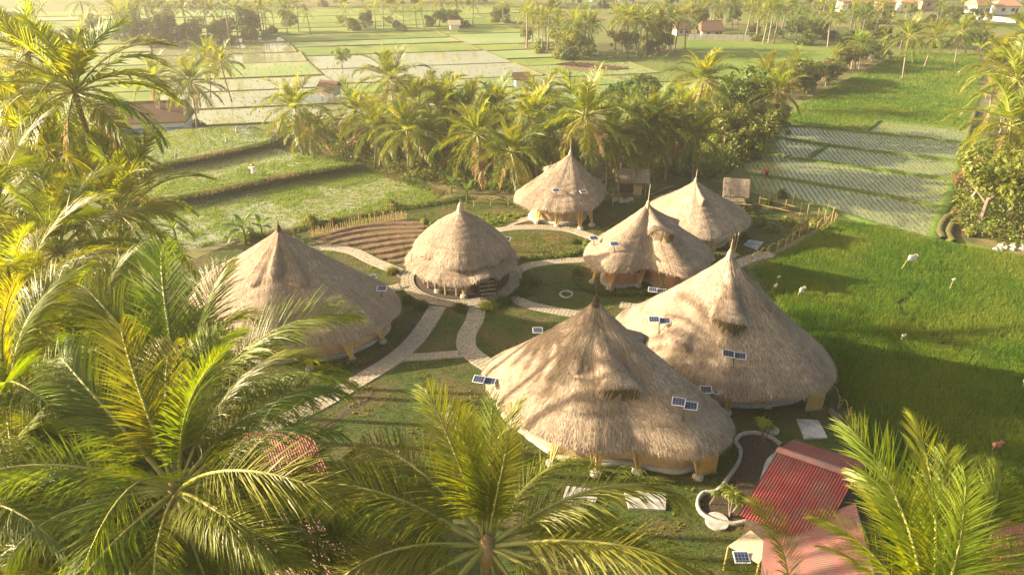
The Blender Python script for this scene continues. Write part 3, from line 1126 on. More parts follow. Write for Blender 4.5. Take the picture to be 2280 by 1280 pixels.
# front hut
H3 = Roof([(1075, 838), (1092, 885), (1150, 950), (1230, 995), (1330, 1018), (1420, 1012), (1500, 1026), (1560, 1030), (1612, 1008), (1632, 968), (1614, 935),
           (1535, 900), (1440, 845), (1350, 800), (1250, 785), (1150, 795), (1092, 815)], (1327, 672), 2.4, 3, bulge=-0.035, tip=.04,
          dormers=[(-80, 24, .15, .66, 1.5), (24, 20, .12, .52, 1.1), (-135, 10, .1, .5, .25)], folds=.022)
h3 = hut('largest thatched hut at the front, with one wide dormer over its front slope', H3, 42000,
         [(1228, 1028), (1326, 1051), (1420, 1046), (1555, 1058)], windows=[(-118, 1.4, .7, 1.6), (-62, 1.2, .7, 1.6)], finial=1.0, fmat='dark_wood', fringe=3000, dip=0.3, ratio=1.35)
# right hut
H4 = Roof([(1370, 722), (1420, 775), (1500, 840), (1560, 872), (1620, 896), (1700, 897), (1780, 893), (1832, 880), (1854, 858), (1857, 828), (1830, 792),
           (1760, 745), (1680, 715), (1580, 700), (1480, 700), (1415, 706)], (1625, 568), 2.4, 4, bulge=-0.035, tip=.035,
          dormers=[(-112, 24, .10, .56, 1.5), (-162, 14, .45, .85, .85)], folds=.018)
h4 = hut('big thatched hut beside the rice field, drooping dormer above its solar panels', H4, 40000,
         [(1618, 915), (1708, 900), (1540, 890)], windows=[(-75, 1.1, .6, 1.5)], finial=.9, fringe=2800, dip=0.2, ratio=2.0)
# left hut
H1 = Roof([(425, 690), (450, 745), (520, 785), (600, 792), (680, 780), (760, 772), (830, 750), (875, 722), (893, 690), (870, 655), (800, 625), (700, 600),
           (600, 592), (500, 605), (440, 645)], (621, 512), 2.3, 1, bulge=-0.03, tip=.04, dormers=[(-92, 12, .02, .42, .45), (-128, 13, .1, .5, .3), (-60, 14, .05, .5, .3)], folds=.02)
h1 = hut('broad thatched hut on the left, half hidden behind tall palm fronds', H1, 32000,
         [(690, 818), (785, 800), (852, 758)], windows=[(-62, 1.3, .6, 1.5)], finial=.55, fmat='dark_wood', fringe=2400)
# middle right hut
H6 = Roof([(1300, 578), (1310, 602), (1345, 616), (1400, 616), (1445, 608), (1490, 622), (1540, 628), (1575, 606), (1584, 574), (1560, 552), (1500, 535),
           (1430, 527), (1350, 537), (1312, 556)], (1443, 455), 2.4, 6, bulge=-0.03, tip=.045,
          dormers=[(-72, 26, .12, .54, 1.3), (15, 20, .1, .45, .4)], folds=.022)
h6 = hut('thatched hut with curved reddish clay wall and a dormer catching the sun', H6, 22000,
         [(1320, 626), (1358, 640), (1421, 634), (1478, 643)], wallmat='brick_wall', windows=[(-128, .9, .6, 1.5), (-108, .9, .6, 1.5)], finial=1.6, fringe=1800, dip=.5, ratio=1.9)
# back hut
H5 = Roof([(1145, 455), (1160, 467), (1200, 477), (1250, 482), (1300, 480), (1326, 470), (1345, 446), (1348, 428), (1320, 412), (1270, 404), (1200, 412),
           (1155, 435)], (1270, 342), 2.4, 5, bulge=-0.03, tip=.045, dormers=[(150, 18, .2, .5, .5), (-40, 16, .2, .8, .35)], folds=.022)
h5 = hut('thatched hut with pale yellow wall just below the palm belt', H5, 16000,
         [(1196, 494), (1240, 502), (1292, 508), (1318, 500)], windows=[(-72, 1.1, .6, 1.6)], finial=1.5, fringe=1500, plinth_h=.3, ratio=1.9)
# back right hut
H7 = Roof([(1440, 470), (1470, 505), (1510, 530), (1545, 543), (1585, 546), (1625, 536), (1660, 520), (1670, 500), (1655, 480), (1600, 458), (1540, 450),
           (1475, 452)], (1549, 403), 2.3, 7, bulge=-0.03, tip=.045, dormers=[(-95, 8, .05, .42, .7)], folds=.025)
h7 = hut('thatched hut at the back right, partly behind the reddish walled hut', H7, 16000,
         [(1585, 575), (1632, 570)], windows=[(-60, .9, .6, 1.4)], finial=1.0, fringe=1500, ratio=2.0)

# centre hut: two roof tiers over posts in a sunken ring
H2 = Roof([(906, 602), (925, 622), (970, 642), (1030, 650), (1075, 646), (1112, 632), (1146, 606), (1150, 582), (1130, 562), (1030, 546), (940, 560), (908, 580)],
          (1025, 532), 2.1, 2, bulge=0.04, tip=0.0, dormers=[(-58, 15, .45, 1.05, .75)], folds=.01, wob=.05)
H2u = Roof([(922, 566), (940, 585), (985, 607), (1030, 614), (1080, 606), (1125, 585), (1138, 566), (1120, 545), (1030, 530), (950, 540), (925, 552)],
           (1025, 468), 3.4, 12, bulge=0.10, tip=.13, folds=.012, dormers=[(-150, 14, .8, 1.02, .3)])
t2 = thing('thatched_hut', 'two tiered thatched hut raised on posts inside the round paved ring', 'hut', (0, 0, 0), 'thatched huts of the compound')
lr = link('thatch_roof', H2.mesh(), t2)
lr['label'] = 'lower skirt of thatch arched over the stairs'
link('loose_straw', H2.straw(8000, seed=31, fringe=2400), lr)['kind'] = 'stuff'
ur = link('thatch_roof', H2u.mesh(), t2)
ur['label'] = 'tall upper tier of thatch'
link('loose_straw', H2u.straw(11000, seed=32, fringe=1800), ur)['kind'] = 'stuff'
b = MB()
a = H2u.apex
tp = a[2] + (a[2] - H2u.ze) * .12
b.tube([(a[0], a[1], tp - .5), (a[0], a[1], tp - .05), (a[0], a[1], tp + .2)], [.32, .22, .12], 10)
b.tube([(a[0], a[1], tp + .1), (a[0] + .02, a[1], tp + .6)], [.05, .02], 6)
link('finial', b.mesh('finial', ['bamboo_grey']), ur)
ROOFS += [H2, H2u]
# sunken floor and floor disc
pit = MB()
nn_ = 56
vs = []
for i in range(nn_):
    a_ = 2 * math.pi * i / nn_
    ca, sa = math.cos(a_), math.sin(a_)
    vs += [(ring_c[0] + RI * ca, ring_c[1] + RI * sa, .10), (ring_c[0] + (RI - .14) * ca, ring_c[1] + (RI - .14) * sa, .10), (ring_c[0] + (RI - .14) * ca, ring_c[1] + (RI - .14) * sa, .016)]
pit.add(vs, [(3 * i + k, 3 * ((i + 1) % nn_) + k, 3 * ((i + 1) % nn_) + k + 1, 3 * i + k + 1) for i in range(nn_) for k in (0, 1)])
link('ring_wall', pit.mesh('ring_wall', ['plinth_stone']), t2)
structure('dark_soil', sheet([(ring_c[0] + RI * math.cos(2 * math.pi * i / 40), ring_c[1] + RI * math.sin(2 * math.pi * i / 40)) for i in range(40)], .016, 'dark_soil', 'dark_wood'))  # dark brown sheet on the ground inside the ring, below the floor
fl = MB()
fl.prism([(ring_c[0] + 3.6 * math.cos(2 * math.pi * i / 40), ring_c[1] + .15 + 3.5 * math.sin(2 * math.pi * i / 40)) for i in range(40)], 1.35, 1.5)
link('floor', fl.mesh('floor', ['dark_wood']), t2)
inner = MB()
inner.prism([(ring_c[0] + 3.2 * math.cos(2 * math.pi * i / 40), ring_c[1] + .15 + 3.1 * math.sin(2 * math.pi * i / 40)) for i in range(40)], 1.5, 3.2)
link('wall', inner.mesh('wall', ['dark_wood']), t2)
for rad, m in ((3.5, 22), (2.4, 12)):
    for i in range(m):
        a_ = 2 * math.pi * (i + .3) / m
        x, y = ring_c[0] + rad * math.cos(a_), ring_c[1] + .1 + rad * math.sin(a_)
        pb = MB()
        pb.tube([(x, y, 0), (x, y, 1.36)], [.11, .10], 8)
        po_ = link('post', pb.mesh('post', ['wood']), t2)
bamboo_column(gp(1033, 662), .3, 2.3, t2, (0, -1), 6, 3)
bamboo_column(gp(975, 650), .3, 2.2, t2, (-.4, -.9), 5, 4)
# stairs
s_top = Vector((*gp(1083, 652, 0), 0)) + Vector((-.15, 1.0, 1.5))
s_bot = Vector((*gp(1090, 668, 0), 0))
sd_ = (s_top - s_bot)
st_ = thing('staircase', 'open wooden stair leading up under the arched thatch of the two tiered hut', 'stairs', tuple(s_bot))
azs = math.atan2(sd_.y, sd_.x)
for k in range(7):
    q = sd_ * ((k + .5) / 7)
    tb = MB()
    tb.box((q.x, q.y, q.z + .03), (.24, 1.35, .05), azs)
    link('tread', tb.mesh('tread', ['bamboo_grey']), st_)
side = Vector((-math.sin(azs), math.cos(azs), 0)) * .72
for sg in (-1, 1):
    tb = MB()
    tb.tube([side * sg + Vector((0, 0, -.0)), side * sg + sd_], .06, 6)
    link('stringer', tb.mesh('stringer', ['dark_wood']), st_)

# bamboo side panels on two huts
for (u0, v0, u1, v1, lab, z1) in ((1793, 916, 1828, 912, 'bamboo entrance screen standing under the right corner of the field side hut', 2.0),
                                  (1556, 1062, 1592, 1052, 'bamboo slat screen at the right end of the front hut', 2.0)):
    p0, p1 = Vector((*gp(u0, v0), 0)), Vector((*gp(u1, v1), 0))
    t = thing('bamboo_screen', lab, 'screen', tuple(p0))
    d = p1 - p0
    m = 14
    for i in range(m):
        q = d * (i / (m - 1))
        b = MB()
        b.tube([(q.x, q.y, .05), (q.x, q.y, z1)], .048, 6)
        link('bamboo_slat', b.mesh('bamboo_slat', ['bamboo']), t)
    b = MB()
    aa = math.atan2(d.y, d.x)
    for z in (.1, z1 - .1):
        b.box((d.x / 2 - math.sin(aa) * -.07, d.y / 2 - math.cos(aa) * .07, z), (d.length + .1, .05, .09), aa)
    link('rail', b.mesh('rail', ['wood']), t)

# ------------------------------------------------------------------ solar lamps
pm = MB()
pm.box((0, 0, 0), (.74, .60, .03))
frame_me = pm.mesh('panel_frame', ['panel_frame'])
pm = MB()
pm.box((0, 0, .019), (.66, .52, .012))
cells_me = pm.mesh('solar_cells', ['solar_cells'])


def solar(label, base, panels, rz=0.0, tilt=R_(12), box=False):
    """panels: list of (u, v) pixel centres; base is a 3-D point"""
    base = Vector(base)
    t = thing('solar_lamp', label, 'solar lamp', tuple(base), 'solar lamps of the compound', 0)
    a = (panels[0][1] - 640) / FPX
    # centre of the panels at the depth of the base
    d = base.y * cP + (CAM_H - base.z) * sP
    cs = []
    for (u, v) in panels:
        # solve for the height directly above the base line
        aa = (v - 640) / FPX
        tt = (base.y) / (cP - aa * sP)
        cs.append(Vector(((u - 1140) / FPX * tt, base.y, CAM_H - tt * (sP + aa * cP))))
    top = sum(cs, Vector()) / len(cs)
    b = MB()
    b.tube([(0, 0, -.05), (top.x - base.x, 0, top.z - base.z - .05)], .035, 6)
    if len(cs) > 1:
        b.tube([cs[0] - base - Vector((0, 0, .05)), cs[1] - base - Vector((0, 0, .05))], .02, 5)
    link('pole', b.mesh('pole', ['dark_metal']), t)
    if box:
        b = MB()
        b.box((top.x - base.x + .2, -.1, top.z - base.z - .45), (.32, .2, .3))
        link('battery_box', b.mesh('battery_box', ['wood']), t)
    for c in cs:
        f = link('solar_panel', frame_me, t, tuple(c - base), (tilt, R_(random.uniform(-4, 4)), rz))
        link('cells', cells_me, f)
    return t


def on(roof, u, v, fb=None):
    h = roof.hit(u, v)
    if h is None:
        x, y = gp(u, v, 2.0)
        return (x, y, 2.0)
    return tuple(h)


solar('single solar panel on the left of the pale walled hut roof at the back', on(H5, 1238, 437), [(1238, 424)], .3)
solar('single solar panel on the right of the pale walled hut roof at the back', on(H5, 1299, 439), [(1299, 427)], .3)
solar('single solar panel low on the roof of the reddish walled hut', on(H6, 1368, 562), [(1368, 543)], .15)
solar('single bluish solar panel at the left tip of the reddish walled hut', on(H6, 1323, 547), [(1322, 530)], .3)
solar('pair of solar panels standing in front of the reddish clay wall', (*gp(1467, 668), 0), [(1453, 645), (1473, 648)], -.2)
solar('pair of solar panels on the left slope of the field side hut', on(H4, 1467, 742), [(1456, 711), (1480, 714)], -.1)
solar('pair of solar panels below the dormer of the field side hut', on(H4, 1632, 818), [(1622, 787), (1648, 792)], -.25)
solar('pair of solar panels by the front wall of the field side hut', (*gp(1583, 930), 0), [(1572, 867), (1601, 870)], -.1, box=True)
solar('pair of solar panels on the right slope of the front hut', on(H3, 1521, 938), [(1511, 894), (1538, 903)], -.3)
solar('pair of solar panels at the left tip of the front hut', on(H3, 1080, 876), [(1066, 844), (1090, 848)], -.25)
solar('single solar panel peeping out behind the left slope of the front hut', (*gp(1197, 775), 0), [(1197, 735)], 0)
solar('pair of solar panels just right of the two tiered hut with a brown box', (*gp(1121, 560), 0), [(1113, 528), (1128, 532)], -.3, box=True)
solar('single solar panel standing on the right end of the leftmost roof', on(H1, 850, 662), [(850, 642)], 0)
solar('single flat solar panel on the lawn behind the leftmost hut', (*gp(829, 640), 0), [(828, 617)], .5)
solar('single solar panel on a frame beside the lower red roof', (*gp(1650, 1300), 0), [(1651, 1240)], 0)

# ------------------------------------------------------------------ slabs, kerbs, well
for px, lab in (([(1655, 545), (1668, 533), (1700, 539), (1685, 556)], 'square concrete slab on the grass behind the field side hut spire'),
                ([(1773, 932), (1822, 935), (1843, 973), (1791, 976)], 'square concrete slab on the lawn in front of the field side hut'),
                ([(1258, 1081), (1338, 1090), (1322, 1125), (1253, 1117)], 'left concrete slab on the grass in front of the largest hut'),
                ([(1390, 1091), (1484, 1096), (1482, 1134), (1400, 1130)], 'right concrete slab in front of the largest hut, behind fronds')):
    o = link('concrete_slab', sheet(ccw(gps(px, .12)), .13, 'concrete_slab', 'concrete', thick=.14))
    tag(o, lab, 'slab', 'concrete slabs on the lawn')


def kerb(px, w, h, name, label, cat, mat='concrete', closed=False):
    P = spline(gps(px), closed, 10)[:, :2]
    T = np.gradient(P, axis=0)
    T /= np.linalg.norm(T, axis=1)[:, None] + 1e-9
    S = np.stack([-T[:, 1], T[:, 0]], 1)
    n = len(P)
    V = []
    for q, z in ((-.5, 0), (-.5, h), (.5, h), (.5, 0)):
        V.append(np.c_[P + S * w * q, np.full(n, z)])
    V = np.concatenate(V)
    F = [(k * n + i, (k + 1) * n + i, (k + 1) * n + (i + 1) % n, k * n + (i + 1) % n) for k in range(3) for i in range(n if closed else n - 1)]
    o = link(name, np_mesh(name, V, np.array(F), [mat]))
    return tag(o, label, cat)


kerb([(1738, 992), (1712, 974), (1680, 966), (1650, 970), (1638, 985), (1648, 1005), (1644, 1030), (1622, 1065), (1596, 1095), (1566, 1100), (1553, 1118),
      (1560, 1142), (1590, 1160), (1630, 1168), (1665, 1163)], .2, .2, 'garden_kerb', 'winding low concrete kerb round the planting bed by the red roof', 'kerb', 'plinth_stone')
kerb([(1735, 1010), (1712, 1030), (1702, 1060), (1690, 1095), (1668, 1140)], .35, .15, 'garden_kerb', 'short concrete kerb tucked under the edge of the red roof', 'kerb')
bed = ccw(spline(gps([(1735, 995), (1680, 968), (1645, 975), (1648, 1005), (1640, 1040), (1600, 1095), (1560, 1108), (1562, 1140), (1610, 1165), (1665, 1160), (1700, 1060)]), True, 3).tolist())
structure('planting_bed', sheet(bed, .02, 'planting_bed', 'dark_wood'))
for (u, v, r, lab) in ((1720, 961, .38, 'small round concrete step beside the dracaena near the red roof'), (1596, 1163, .62, 'half round concrete step at the foot of the planting bed')):
    x, y = gp(u, v)
    b = MB()
    b.prism([(x + r * math.cos(2 * math.pi * i / 24), y + r * math.sin(2 * math.pi * i / 24)) for i in range(24)], 0, .16)
    tag(link('round_step', b.mesh('round_step', ['concrete'])), lab, 'step')
kerb([(1247, 656), (1253, 662), (1262, 664), (1271, 661), (1275, 656), (1270, 651), (1261, 649), (1252, 651)], .13, .12, 'fire_ring', 'round white stone ring with dark middle on the lawn', 'stone ring', 'plinth_stone', True)
kerb([(1600, 880), (1588, 905), (1581, 935)], .2, .1, 'drain_edge', 'dark low drain edge between the two biggest huts', 'drain', 'dark_wood')
# ditches beside the paths
for px in ([(950, 685), (925, 725), (880, 770), (820, 815), (760, 845)], [(835, 872), (790, 903), (735, 945), (700, 975)], [(1240, 470), (1210, 492)]):
    g = strip(gps(px), .55, .018, .03, 'ditch', 'dark_wood', seed=2)
    structure('ditch', g)

# ------------------------------------------------------------------ crop beds
bedp = ccw(gps([(700, 540), (740, 510), (860, 492), (950, 490), (960, 520), (935, 560), (918, 592), (880, 590), (800, 552)]))
structure('vegetable_soil', sheet(bedp, .02, 'vegetable_soil', 'soil'))
ridges = [[(735, 522), (800, 506), (870, 500), (945, 498)], [(725, 533), (790, 518), (860, 510), (945, 508)], [(735, 543), (800, 530), (870, 521), (942, 517)],
          [(775, 547), (830, 538), (890, 530), (938, 527)], [(805, 556), (850, 548), (900, 541), (933, 538)], [(830, 566), (870, 560), (905, 553), (928, 549)],
          [(850, 577), (885, 571), (922, 562)], [(875, 586), (900, 581), (920, 574)]]
bd = thing('furrow_bed', 'ploughed brown vegetable bed with curved soil ridges behind the ring path', 'vegetable bed', (0, 0, 0))
for i, rd in enumerate(ridges):
    link('soil_ridge', strip(gps(rd), .75, .0, .2, 'soil_ridge', 'soil', seed=i), bd)
lb = ccw(gps([(1055, 485), (1080, 478), (1165, 480), (1150, 492), (1110, 508), (1062, 506)]))
structure('vegetable_soil', sheet(lb, .022, 'vegetable_soil', 'soil'))
P = scatter(lb, 170)
o = link('lettuce_rows', blades(P, .28, .22, 9, .3, 44, name='lettuce_rows', mat='leaf_yellow'))
tag(o, 'rows of small leafy vegetables between the tiered hut and the back hut', 'vegetables', kind='stuff')
P = scatter(dry1, 5000)
o = link('dry_grass', blades(P, .10, .06, 3, .1, 45, name='dry_grass', mat='grass_blade'))
tag(o, 'sunlit dry grass and clippings inside the loop of path at the centre', 'grass', kind='stuff')


# ------------------------------------------------------------------ fences
def bamboo_arch_fence(px, label, h=1.1, step=1.6, arch=.5):
    P = spline(gps(px), False, 20)[:, :2]
    seg = np.linalg.norm(np.diff(P, axis=0), axis=1)
    cum = np.concatenate([[0], np.cumsum(seg)])
    m = int(cum[-1] / step) + 1
    t = thing('bamboo_fence', label, 'fence', (0, 0, 0), 'arched bamboo fences round the compound')
    pts = [(np.interp(i * step, cum, P[:, 0]), np.interp(i * step, cum, P[:, 1])) for i in range(m)]
    r = random.Random(len(px))
    for i, (x, y) in enumerate(pts):
        b = MB()
        hh = h * r.uniform(.8, 1.15)
        b.tube([(x, y, -.1), (x + r.uniform(-.06, .06), y, hh)], .04, 5)
        link('post', b.mesh('post', ['bamboo']), t)
        b = MB()
        b.tube([(x, y, .0), (x + .22, y + r.uniform(-.1, .1), hh * .8)], .022, 4)
        link('brace', b.mesh('brace', ['bamboo']), t)
        if i < m - 1:
            x2, y2 = pts[i + 1]
            b = MB()
            ps = [(x + (x2 - x) * q, y + (y2 - y) * q, h * .55 + arch * math.sin(math.pi * q)) for q in np.linspace(0, 1, 7)]
            b.tube(ps, .028, 5)
            link('bamboo_arch', b.mesh('bamboo_arch', ['bamboo']), t)
    return t


bamboo_arch_fence([(1667, 592), (1700, 572), (1740, 555), (1775, 530), (1815, 512), (1860, 494)], 'bamboo fence with arched rails along the top edge of the big rice field')
bamboo_arch_fence([(1836, 880), (1862, 905), (1885, 945), (1912, 992)], 'leaning bamboo fence beside the bottom right corner of the field side hut', 1.2, 1.5, .6)
bamboo_arch_fence([(800, 492), (850, 476), (910, 464), (985, 458)], 'bamboo fence with arches behind the ploughed bed', 1.0, 2.0, .5)
bamboo_arch_fence([(1055, 462), (1090, 457), (1125, 459), (1148, 464)], 'bamboo rail fence between the tiered hut and the palm belt', 1.0, 2.0, .4)
# log by the fence
b = MB()
b.tube([(*gp(1848, 918), .15), (*gp(1878, 960), .18), (*gp(1900, 1000), .15)], [.2, .24, .2], 8)
tag(link('log', b.mesh('log', ['bark'])), 'long fallen log lying beside the leaning bamboo fence', 'log')
# stake fence
t = thing('stake_fence', 'row of thin upright sticks along the back of the ploughed bed', 'fence', (0, 0, 0))
P = spline(gps([(690, 533), (730, 521), (800, 505), (860, 494), (905, 488)]), False, 14)[:, :2]
r = random.Random(3)
for x, y in P[::1]:
    b = MB()
    b.tube([(x, y, 0), (x + r.uniform(-.08, .08), y, r.uniform(.7, 1.25))], .022, 4)
    link('stake', b.mesh('stake', ['bamboo']), t)
# garden trellis poles, right back garden
t = thing('trellis', 'loose bamboo trellis of posts and long rails in the back right garden', 'trellis', (0, 0, 0))
r = random.Random(8)
for (u, v) in ((1690, 455), (1710, 465), (1728, 450), (1745, 470), (1763, 458), (1780, 480), (1795, 490), (1820, 490), (1835, 495), (1850, 497), (1840, 478), (1700, 440)):
    x, y = gp(u, v)
    b = MB()
    b.tube([(x, y, 0), (x + r.uniform(-.1, .1), y, r.uniform(1.2, 1.9))], .04, 5)
    link('post', b.mesh('post', ['bamboo']), t)
for a0, a1 in (((1676, 452), (1788, 477)), ((1690, 440), (1770, 460))):
    b = MB()
    b.tube([(*gp(*a0, .9), .9), (*gp(*a1, .9), .9)], .03, 5)
    link('rail', b.mesh('rail', ['bamboo']), t)
for px, lab in (([(1446, 440), (1480, 425), (1500, 419)], 'pale bamboo pole lying on the grass between the back hut and the spire'),
                ([(1455, 446), (1490, 434), (1510, 428)], 'second pale bamboo pole lying beside the first behind the spire')):
    b = MB()
    b.tube([(*gp(u, v), .3) for u, v in px], .05, 6)
    tag(link('bamboo_pole', b.mesh('bamboo_pole', ['bamboo_grey'])), lab, 'pole')
for (u, v, lab) in ((1364, 460, 'thin upright pole on the grass right of the back hut'), (798, 470, 'tall thin pole beside the lowest stepped paddy'),
                    (805, 462, 'second thin pole close beside the tall one by the lowest paddy')):
    x, y = gp(u, v)
    b = MB()
    b.tube([(x, y, 0), (x - .1, y, 2.1)], .04, 5)
    tag(link('pole', b.mesh('pole', ['bamboo_grey'])), lab, 'pole')


# ------------------------------------------------------------------ small thatched sheds and field shacks
def gable_thatch(t, L, W, z0, h, over=.25, seed=0, n=1500, sag=.1):
    """thatched gable roof along local x, ridge height z0+h"""
    nx, ns = 14, 10
    V = []
    uv = []
    for i in range(nx + 1):
        x = -L / 2 + L * i / nx
        for j in range(-ns, ns + 1):
            q = abs(j) / ns
            y = math.copysign(q * W / 2, j)
            z = z0 + h * (1 - q) + sag * math.sin(q * math.pi) - .03 * math.sin(i * 1.7)
            V.append((x, y, z))
            uv.append((x * 3, q * 2))
    m = 2 * ns + 1
    F = [(i * m + j, (i + 1) * m + j, (i + 1) * m + j + 1, i * m + j + 1) for i in range(nx) for j in range(m - 1)]
    o0 = len(V)
    V2 = [(x, y, z - .22) for x, y, z in V]
    F2 = [(a + o0, d + o0, c + o0, b_ + o0) for a, b_, c, d in F]
    rim = []
    edge = [(i, 0) for i in range(nx + 1)] + [(nx, j) for j in range(1, m)] + [(i, m - 1) for i in range(nx - 1, -1, -1)] + [(0, j) for j in range(m - 2, 0, -1)]
    for k in range(len(edge)):
        a = edge[k][0] * m + edge[k][1]
        b_ = edge[(k + 1) % len(edge)][0] * m + edge[(k + 1) % len(edge)][1]
        rim.append((a, a + o0, b_ + o0, b_))
    ro = link('thatch_roof', np_mesh('thatch_roof', V + V2, np.array(F + F2 + rim), ['thatch'], uv=uv + uv, smooth=False), t)
    r = np.random.default_rng(seed)
    x = r.uniform(-L / 2, L / 2, n)
    q = r.uniform(0, 1, n)
    sg = r.choice([-1, 1], n)
    P = np.stack([x, sg * q * W / 2, z0 + h * (1 - q) + sag * np.sin(q * np.pi) + .02], 1)
    D = np.stack([r.normal(0, .08, n), sg * W / 2, np.full(n, -h)], 1)
    D /= np.linalg.norm(D, axis=1)[:, None]
    tip = P + D * r.uniform(.2, .45, n)[:, None] + np.array([0, 0, 1]) * r.uniform(0, .08, n)[:, None]
    sd = np.array([.02, 0, 0])
    V = np.stack([P - sd, P + sd, tip], 1).reshape(-1, 3)
    s = link('loose_straw', np_mesh('loose_straw', V, np.arange(len(V)).reshape(-1, 3), ['straw']), ro)
    s['kind'] = 'stuff'
    return ro


x, y = gp(1405, 428)
t = thing('thatched_shed', 'small thatched shed with a clay pier in the shade of the palm belt', 'shed', (x, y, 0), 'small thatched shelters', R_(-6))
gable_thatch(t, 3.9, 3.0, 1.75, 1.15, seed=4)
b = MB()
b.box((.7, -.6, .95), (.9, .5, 1.9))
link('pier', b.mesh('pier', ['clay_wall']), t)
for px_, py_ in ((-1.5, -1), (-1.5, 1), (1.5, 1), (1.6, -1)):
    b = MB()
    b.tube([(px_, py_, 0), (px_, py_, 1.85)], .06, 6)
    link('post', b.mesh('post', ['wood']), t)
b = MB()
b.box((-.5, .3, .5), (1.8, 1.1, .9))
link('bench', b.mesh('bench', ['dark_wood']), t)

x, y = gp(1632, 458)
t = thing('thatched_shed', 'open bamboo field shelter with steep thatch beside the wet rice plots', 'shed', (x, y, 0), 'small thatched shelters', R_(-14))
gable_thatch(t, 2.8, 2.9, 1.7, 1.5, seed=5)
for px_ in (-1.1, 1.1):
    for py_ in (-.9, .9):
        b = MB()
        b.tube([(px_, py_, 0), (px_, py_, 1.95)], .06, 6)
        link('post', b.mesh('post', ['bamboo']), t)
b = MB()
b.box((0, 0, .62), (2.5, 2.1, .08))
link('platform', b.mesh('platform', ['bamboo_grey']), t)
b = MB()
b.tube([(-1.6, -1.25, .7), (1.9, -1.25, .75)], .05, 6)
link('rail', b.mesh('rail', ['bamboo']), t)
b = MB()
b.tube([(.75, -.6, 3.0), (.75, -1.2, 3.35)], .03, 6)
link('white_pipe', b.mesh('white_pipe', ['white_wall']), t)


def shack(u, v, label, w=2.3, h=1.7, rz=0.0, wall='pale_wall', roofm='roof_tile'):
    x, y = gp(u, v)
    t = thing('field_shack', label, 'shack', (x, y, 0), 'small shacks out in the paddies', rz)
    for sx in (-1, 1):
        for sy in (-1, 1):
            b = MB()
            b.tube([(sx * w * .42, sy * w * .36, 0), (sx * w * .42, sy * w * .36, h)], .07, 5)
            link('post', b.mesh('post', ['wood']), t)
    b = MB()
    b.box((0, 0, .75 + (h - .75) / 2), (w * .9, w * .8, h - .75))
    link('wall', b.mesh('wall', [wall]), t)
    b = MB()
    W, L, z0, hh = w * 1.25, w * 1.3, h, w * .42
    b.add([(-L / 2, -W / 2, z0), (L / 2, -W / 2, z0), (L / 2, 0, z0 + hh), (-L / 2, 0, z0 + hh), (-L / 2, W / 2, z0), (L / 2, W / 2, z0),
           (-L / 2, -W / 2, z0 - .1), (L / 2, -W / 2, z0 - .1), (L / 2, 0, z0 + hh - .1), (-L / 2, 0, z0 + hh - .1), (-L / 2, W / 2, z0 - .1), (L / 2, W / 2, z0 - .1)],
          [(0, 1, 2, 3), (3, 2, 5, 4), (6, 9, 8, 7), (9, 10, 11, 8), (0, 6, 7, 1), (4, 5, 11, 10), (0, 3, 9, 6), (3, 4, 10, 9), (1, 7, 8, 2), (2, 8, 11, 5)])
    link('roof', b.mesh('roof', [roofm]), t)
    return t


shack(738, 221, 'lone brown roofed field shack left of the tall palm row', 2.9, 2.0, R_(-20), 'pale_wall')
shack(1160, 201, 'pale walled field shack standing alone in the middle paddies', 2.5, 2.2, R_(8), 'white_wall')
shack(1012, 72, 'tiny far shack on the green field beyond the flooded plots', 2.6, 2.0, R_(10), 'white_wall', 'bamboo_grey')


# long barn on the left with blue sheet
def house(u, v, w, d, wh, rh, label, rz=0.0, wall='white_wall', roofm='orange_tile', hip=.6, cat='house', group='houses at the edge of the fields', windows=2, name='house', door=True, z=0):
    x, y = gp(u, v)
    t = thing(name, label, cat, (x, y, z), group, rz)
    b = MB()
    b.box((0, 0, wh / 2), (w, d, wh))
    link('wall', b.mesh('wall', [wall]), t)
    ov = .5
    L, W = w / 2 + ov, d / 2 + ov
    hp = min(hip * W, L - .3)
    b = MB()
    b.add([(-L, -W, wh), (L, -W, wh), (L, W, wh), (-L, W, wh), (-L + hp, 0, wh + rh), (L - hp, 0, wh + rh),
           (-L, -W, wh - .18), (L, -W, wh - .18), (L, W, wh - .18), (-L, W, wh - .18)],
          [(0, 1, 5, 4), (1, 2, 5), (2, 3, 4, 5), (3, 0, 4), (0, 6, 7, 1), (1, 7, 8, 2), (2, 8, 9, 3), (3, 9, 6, 0), (6, 9, 8, 7)])
    ro = link('roof', b.mesh('roof', [roofm]), t)
    b = MB()
    b.tube([(-L + hp, 0, wh + rh + .02), (L - hp, 0, wh + rh + .02)], .12, 6)
    link('ridge', b.mesh('ridge', [roofm]), ro)
    for i in range(windows):
        px_ = (i + .7) / (windows + .4) * w - w / 2
        b = MB()
        b.box((px_, -d / 2 - .01, wh * .55), (w * .13, .08, wh * .34))
        wi = link('window', b.mesh('window', ['dark_inside']), t)
        b = MB()
        for s_ in (-1, 1):
            b.box((px_ + s_ * w * .07, -d / 2 - .03, wh * .55), (.1, .1, wh * .38))
        link('window_frame', b.mesh('window_frame', ['wood']), wi)
    if door:
        b = MB()
        b.box((w * .38, -d / 2 - .02, wh * .36), (w * .1, .09, wh * .7))
        link('door', b.mesh('door', ['dark_wood']), t)
    return t


